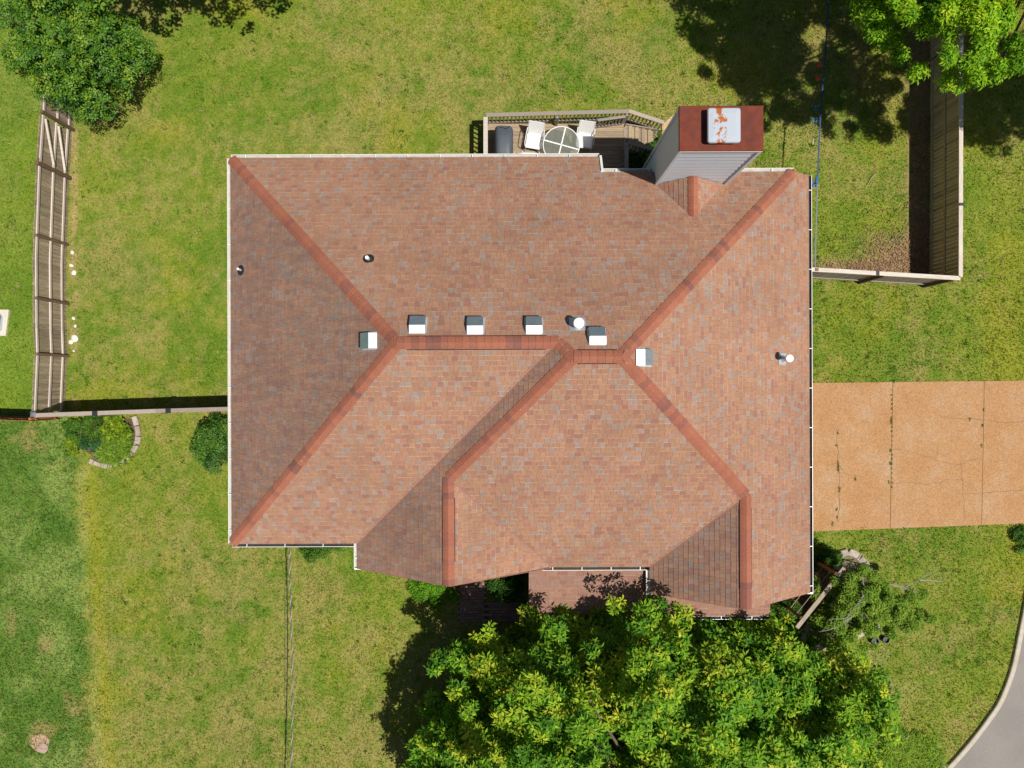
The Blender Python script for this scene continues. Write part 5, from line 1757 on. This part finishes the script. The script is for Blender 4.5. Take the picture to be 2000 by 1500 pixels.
blades('ornamental_grass', 'mound of fine green blades inside the curved stone edging', 225, 872, .62, 1800, 81, .36, pal=[(.04, .10, .01), (.09, .20, .012), (.15, .28, .018), (.24, .34, .03)])
blades('ornamental_grass', 'large grassy bed beside the road under the big tree', 1775, 1485, 1.0, 4200, 82, .42, pal=[(.05, .12, .01), (.12, .24, .015), (.20, .33, .02), (.30, .38, .04)], sx=1.15)
blades('ornamental_grass', 'thin grass tuft near the deck steps', 1284, 262, .14, 120, 83, .18)
# weeds in the driveway joints
def weeds(label, pxs, n, seed):
    rr = np.random.default_rng(seed); Vs, Fs, Cs, o = [], [], [], 0
    for (x, y_, s) in pxs:
        w = W(x, y_, 0); m = int(n * s)
        a = rr.uniform(0, 6.28, m); q = rr.random(m) * .05 * s
        b = np.c_[w.x + q * np.cos(a) * .5, w.y + q * np.sin(a) * 2.2, np.full(m, .02)]
        th = rr.uniform(0, 6.28, m); ax = np.c_[np.cos(th) * .8, np.sin(th) * .8, np.full(m, .5)]
        V, F, C = leaf_arrays(b, unit(ax), unit(np.c_[np.zeros(m), np.zeros(m), np.ones(m)] + rr.normal(0, .2, (m, 3))), rr.uniform(.03, .07, m), np.full(m, .018), np.clip(np.array((.10, .15, .02)) * rr.uniform(.5, 1.3, (m, 1)), 0, 1))
        Vs.append(V); Fs.append(F + o); Cs.append(C); o += len(V)
    tag(tri_mesh('weeds', np.vstack(Vs), np.vstack(Fs), np.vstack(Cs), M['grass_blade']), label, kind='stuff')
wd = [(1741, 762 + i * 9, random.uniform(.1, .5)) for i in range(22)] + [(1740, 822, 1.2), (1738, 880, .8), (1738, 905, .8), (1735, 940, .5), (1920, 800, .6), (1918, 830, .7), (1916, 870, .7)]
wd += [(1636, 908, 1.6), (1637, 916, 1.2), (1639, 955, 1.1), (1634, 995, .7), (1634, 1010, .6), (1633, 870, .5), (1670, 935, 1.0), (1893, 818, .7), (1625, 1023, .8), (1636, 845, .5)]
weeds('weeds growing in the driveway joints and cracks', wd, 34, 91)
# dry leaf litter in the fence corner and below the trees
rr = np.random.default_rng(93); m = 5200
x = np.concatenate([rr.normal(14.3, .8, 1700), rr.normal(12.8, 1.2, 700), rr.uniform(14.9, 15.55, 900), rr.uniform(7, 15.5, 1900)])
y_ = np.concatenate([rr.normal(4.75, .55, 1700), rr.normal(4.3, .16, 700), rr.uniform(3.8, 10, 900), rr.uniform(9.2, 14.5, 1900)])
k = (x < 15.55) & (y_ > 3.85 + .0 * x); x, y_ = x[k], y_[k]; m = len(x)
th = rr.uniform(0, 6.28, m)
base = np.c_[x, y_, rr.uniform(.02, .06, m)]
V, F, C = leaf_arrays(base, unit(np.c_[np.cos(th), np.sin(th), rr.uniform(-.2, .3, m)]), unit(np.c_[rr.normal(0, .3, m), rr.normal(0, .3, m), np.ones(m)]), rr.uniform(.04, .10, m), rr.uniform(.02, .05, m),
                      np.clip(np.array((.36, .23, .14)) * rr.uniform(.4, 1.4, (m, 1)), 0, 1))
tag(tri_mesh('leaf_litter', V, F, C, M['leaf']), 'dry brown leaf litter in the right fence corner and under trees', kind='stuff')
rr = np.random.default_rng(94); m = 900
x, y_ = rr.uniform(9.6, 11.8, m), rr.uniform(-8.4, -6.5, m)
th = rr.uniform(0, 6.28, m)
V, F, C = leaf_arrays(np.c_[x, y_, rr.uniform(.04, .09, m)], unit(np.c_[np.cos(th), np.sin(th), rr.uniform(-.2, .3, m)]), unit(np.c_[rr.normal(0, .3, m), rr.normal(0, .3, m), np.ones(m)]), rr.uniform(.05, .12, m), rr.uniform(.03, .06, m),
                      np.clip(np.array((.40, .19, .07)) * rr.uniform(.3, 1.3, (m, 1)), 0, 1))
tag(tri_mesh('leaf_litter', V, F, C, M['leaf']), 'orange brown dead leaves between house corner and trellis', kind='stuff')

# ---- small sparse tree with bare branches, right of the house corner
root = thing('sparse_tree', 'small sparse tree with bare grey branches in the paver bed', 'tree', W(1672, 1165, 0))
b = W(1672, 1165, 0)
rr = random.Random(4)
br = [  # (pixel, z) polylines of limbs
    [((1672, 1165), 0), ((1690, 1172), .9), ((1700, 1175), 1.7)],
    [((1700, 1175), 1.7), ((1730, 1142), 1.9), ((1765, 1146), 2.1), ((1795, 1133), 2.3), ((1830, 1112), 2.4)],
    [((1795, 1133), 2.3), ((1815, 1134), 2.3), ((1842, 1136), 2.3)],
    [((1740, 1142), 1.9), ((1775, 1152), 2.0), ((1792, 1160), 2.0)],
    [((1700, 1175), 1.7), ((1688, 1148), 2.1), ((1685, 1125), 2.4)],
    [((1700, 1175), 1.7), ((1675, 1180), 2.0), ((1655, 1205), 2.2), ((1620, 1210), 2.2)],
    [((1690, 1150), 2.0), ((1685, 1165), 2.4), ((1672, 1183), 2.6), ((1655, 1203), 2.6)],
    [((1700, 1175), 1.7), ((1745, 1200), 2.0), ((1790, 1203), 2.1), ((1815, 1214), 2.1)],
    [((1700, 1175), 1.7), ((1715, 1215), 1.8), ((1722, 1238), 1.7), ((1745, 1244), 1.6)],
    [((1700, 1175), 1.7), ((1640, 1220), 1.7), ((1600, 1235), 1.6)]]
mb = MB(); mb2 = MB()
for i, pl_ in enumerate(br):
    pts = [W(p[0], p[1], z) - b for (p, z) in pl_]
    q = catmull(pts, 5)
    q = [p + Vector((rr.uniform(-.02, .02), rr.uniform(-.02, .02), rr.uniform(-.02, .02))) for p in q]
    r0 = .075 if i == 0 else .024
    t = mb if i == 0 else mb2
    t.tube(q, [r0 * (1 - .8 * k / len(q)) if i else r0 * (1 - .3 * k / len(q)) for k in range(len(q))], 6)
    if i:
        for k in range(5, len(q), 2):
            dv = Vector((rr.uniform(-1, 1), rr.uniform(-1, 1), rr.uniform(-.1, .6))) * .28
            mb2.tube([q[k], q[k] + dv * .5 + Vector((0, 0, .03)), q[k] + dv], [.009, .006, .003], 4)
mb.build('trunk', M['bark'], root); mb2.build('bare_branches', M['bark_pale'], root)
cls = []
rs_ = np.random.default_rng(12)
for (px, py, z, s, n) in ((1660, 1140, 1.9, .45, 12), (1690, 1165, 2.1, .5, 14), (1720, 1165, 2.0, .5, 12), (1650, 1185, 1.8, .4, 9), (1745, 1185, 2.0, .5, 12), (1775, 1190, 2.0, .45, 10), (1740, 1215, 1.8, .4, 9),
                          (1700, 1205, 1.8, .45, 10), (1625, 1150, 1.2, .35, 6), (1620, 1230, 1.0, .55, 13), (1650, 1240, .8, .45, 9), (1600, 1225, .8, .4, 7), (1640, 1165, 1.2, .3, 6), (1790, 1170, 2.0, .3, 5), (1680, 1125, 2.0, .35, 6), (1600, 1160, .8, .3, 6), (1665, 1215, 1.0, .5, 12), (1700, 1235, .9, .4, 8), (1640, 1205, 1.4, .4, 9), (1615, 1195, .7, .35, 7), (1590, 1245, .6, .35, 7), (1720, 1190, 2.2, .45, 10), (1665, 1165, 2.2, .4, 9), (1765, 1215, 1.9, .4, 9), (1795, 1205, 2.0, .3, 6)):
    c = W(px, py, z)
    for _ in range(n):
        o = rs_.normal(0, s * .55, 3); cls.append((c.x + o[0], c.y + o[1], z + o[2] * .5, rs_.uniform(.08, .17)))
V, F, C = foliage(np.array(cls), 38, 5, .085, .038, [(.07, .16, .014), (.14, .26, .022), (.22, .35, .035), (.33, .42, .06)], 77, fill=.3, spread=.6, thin=.4)
tri_mesh('crown', V - np.array(b), F, C, M['leaf'], root)
bed('soil of the bed around the small sparse tree', [(1640, 1086), (1668, 1086), (1690, 1110), (1698, 1130), (1690, 1200), (1690, 1228), (1664, 1244), (1612, 1262), (1575, 1245), (1580, 1216), (1620, 1180), (1634, 1130)], simple('bed_soil', (.20, .155, .095), .95, var=.4, scale=10, bump=.5, hue2=(.09, .13, .03), h2amt=.8, h2scale=3))
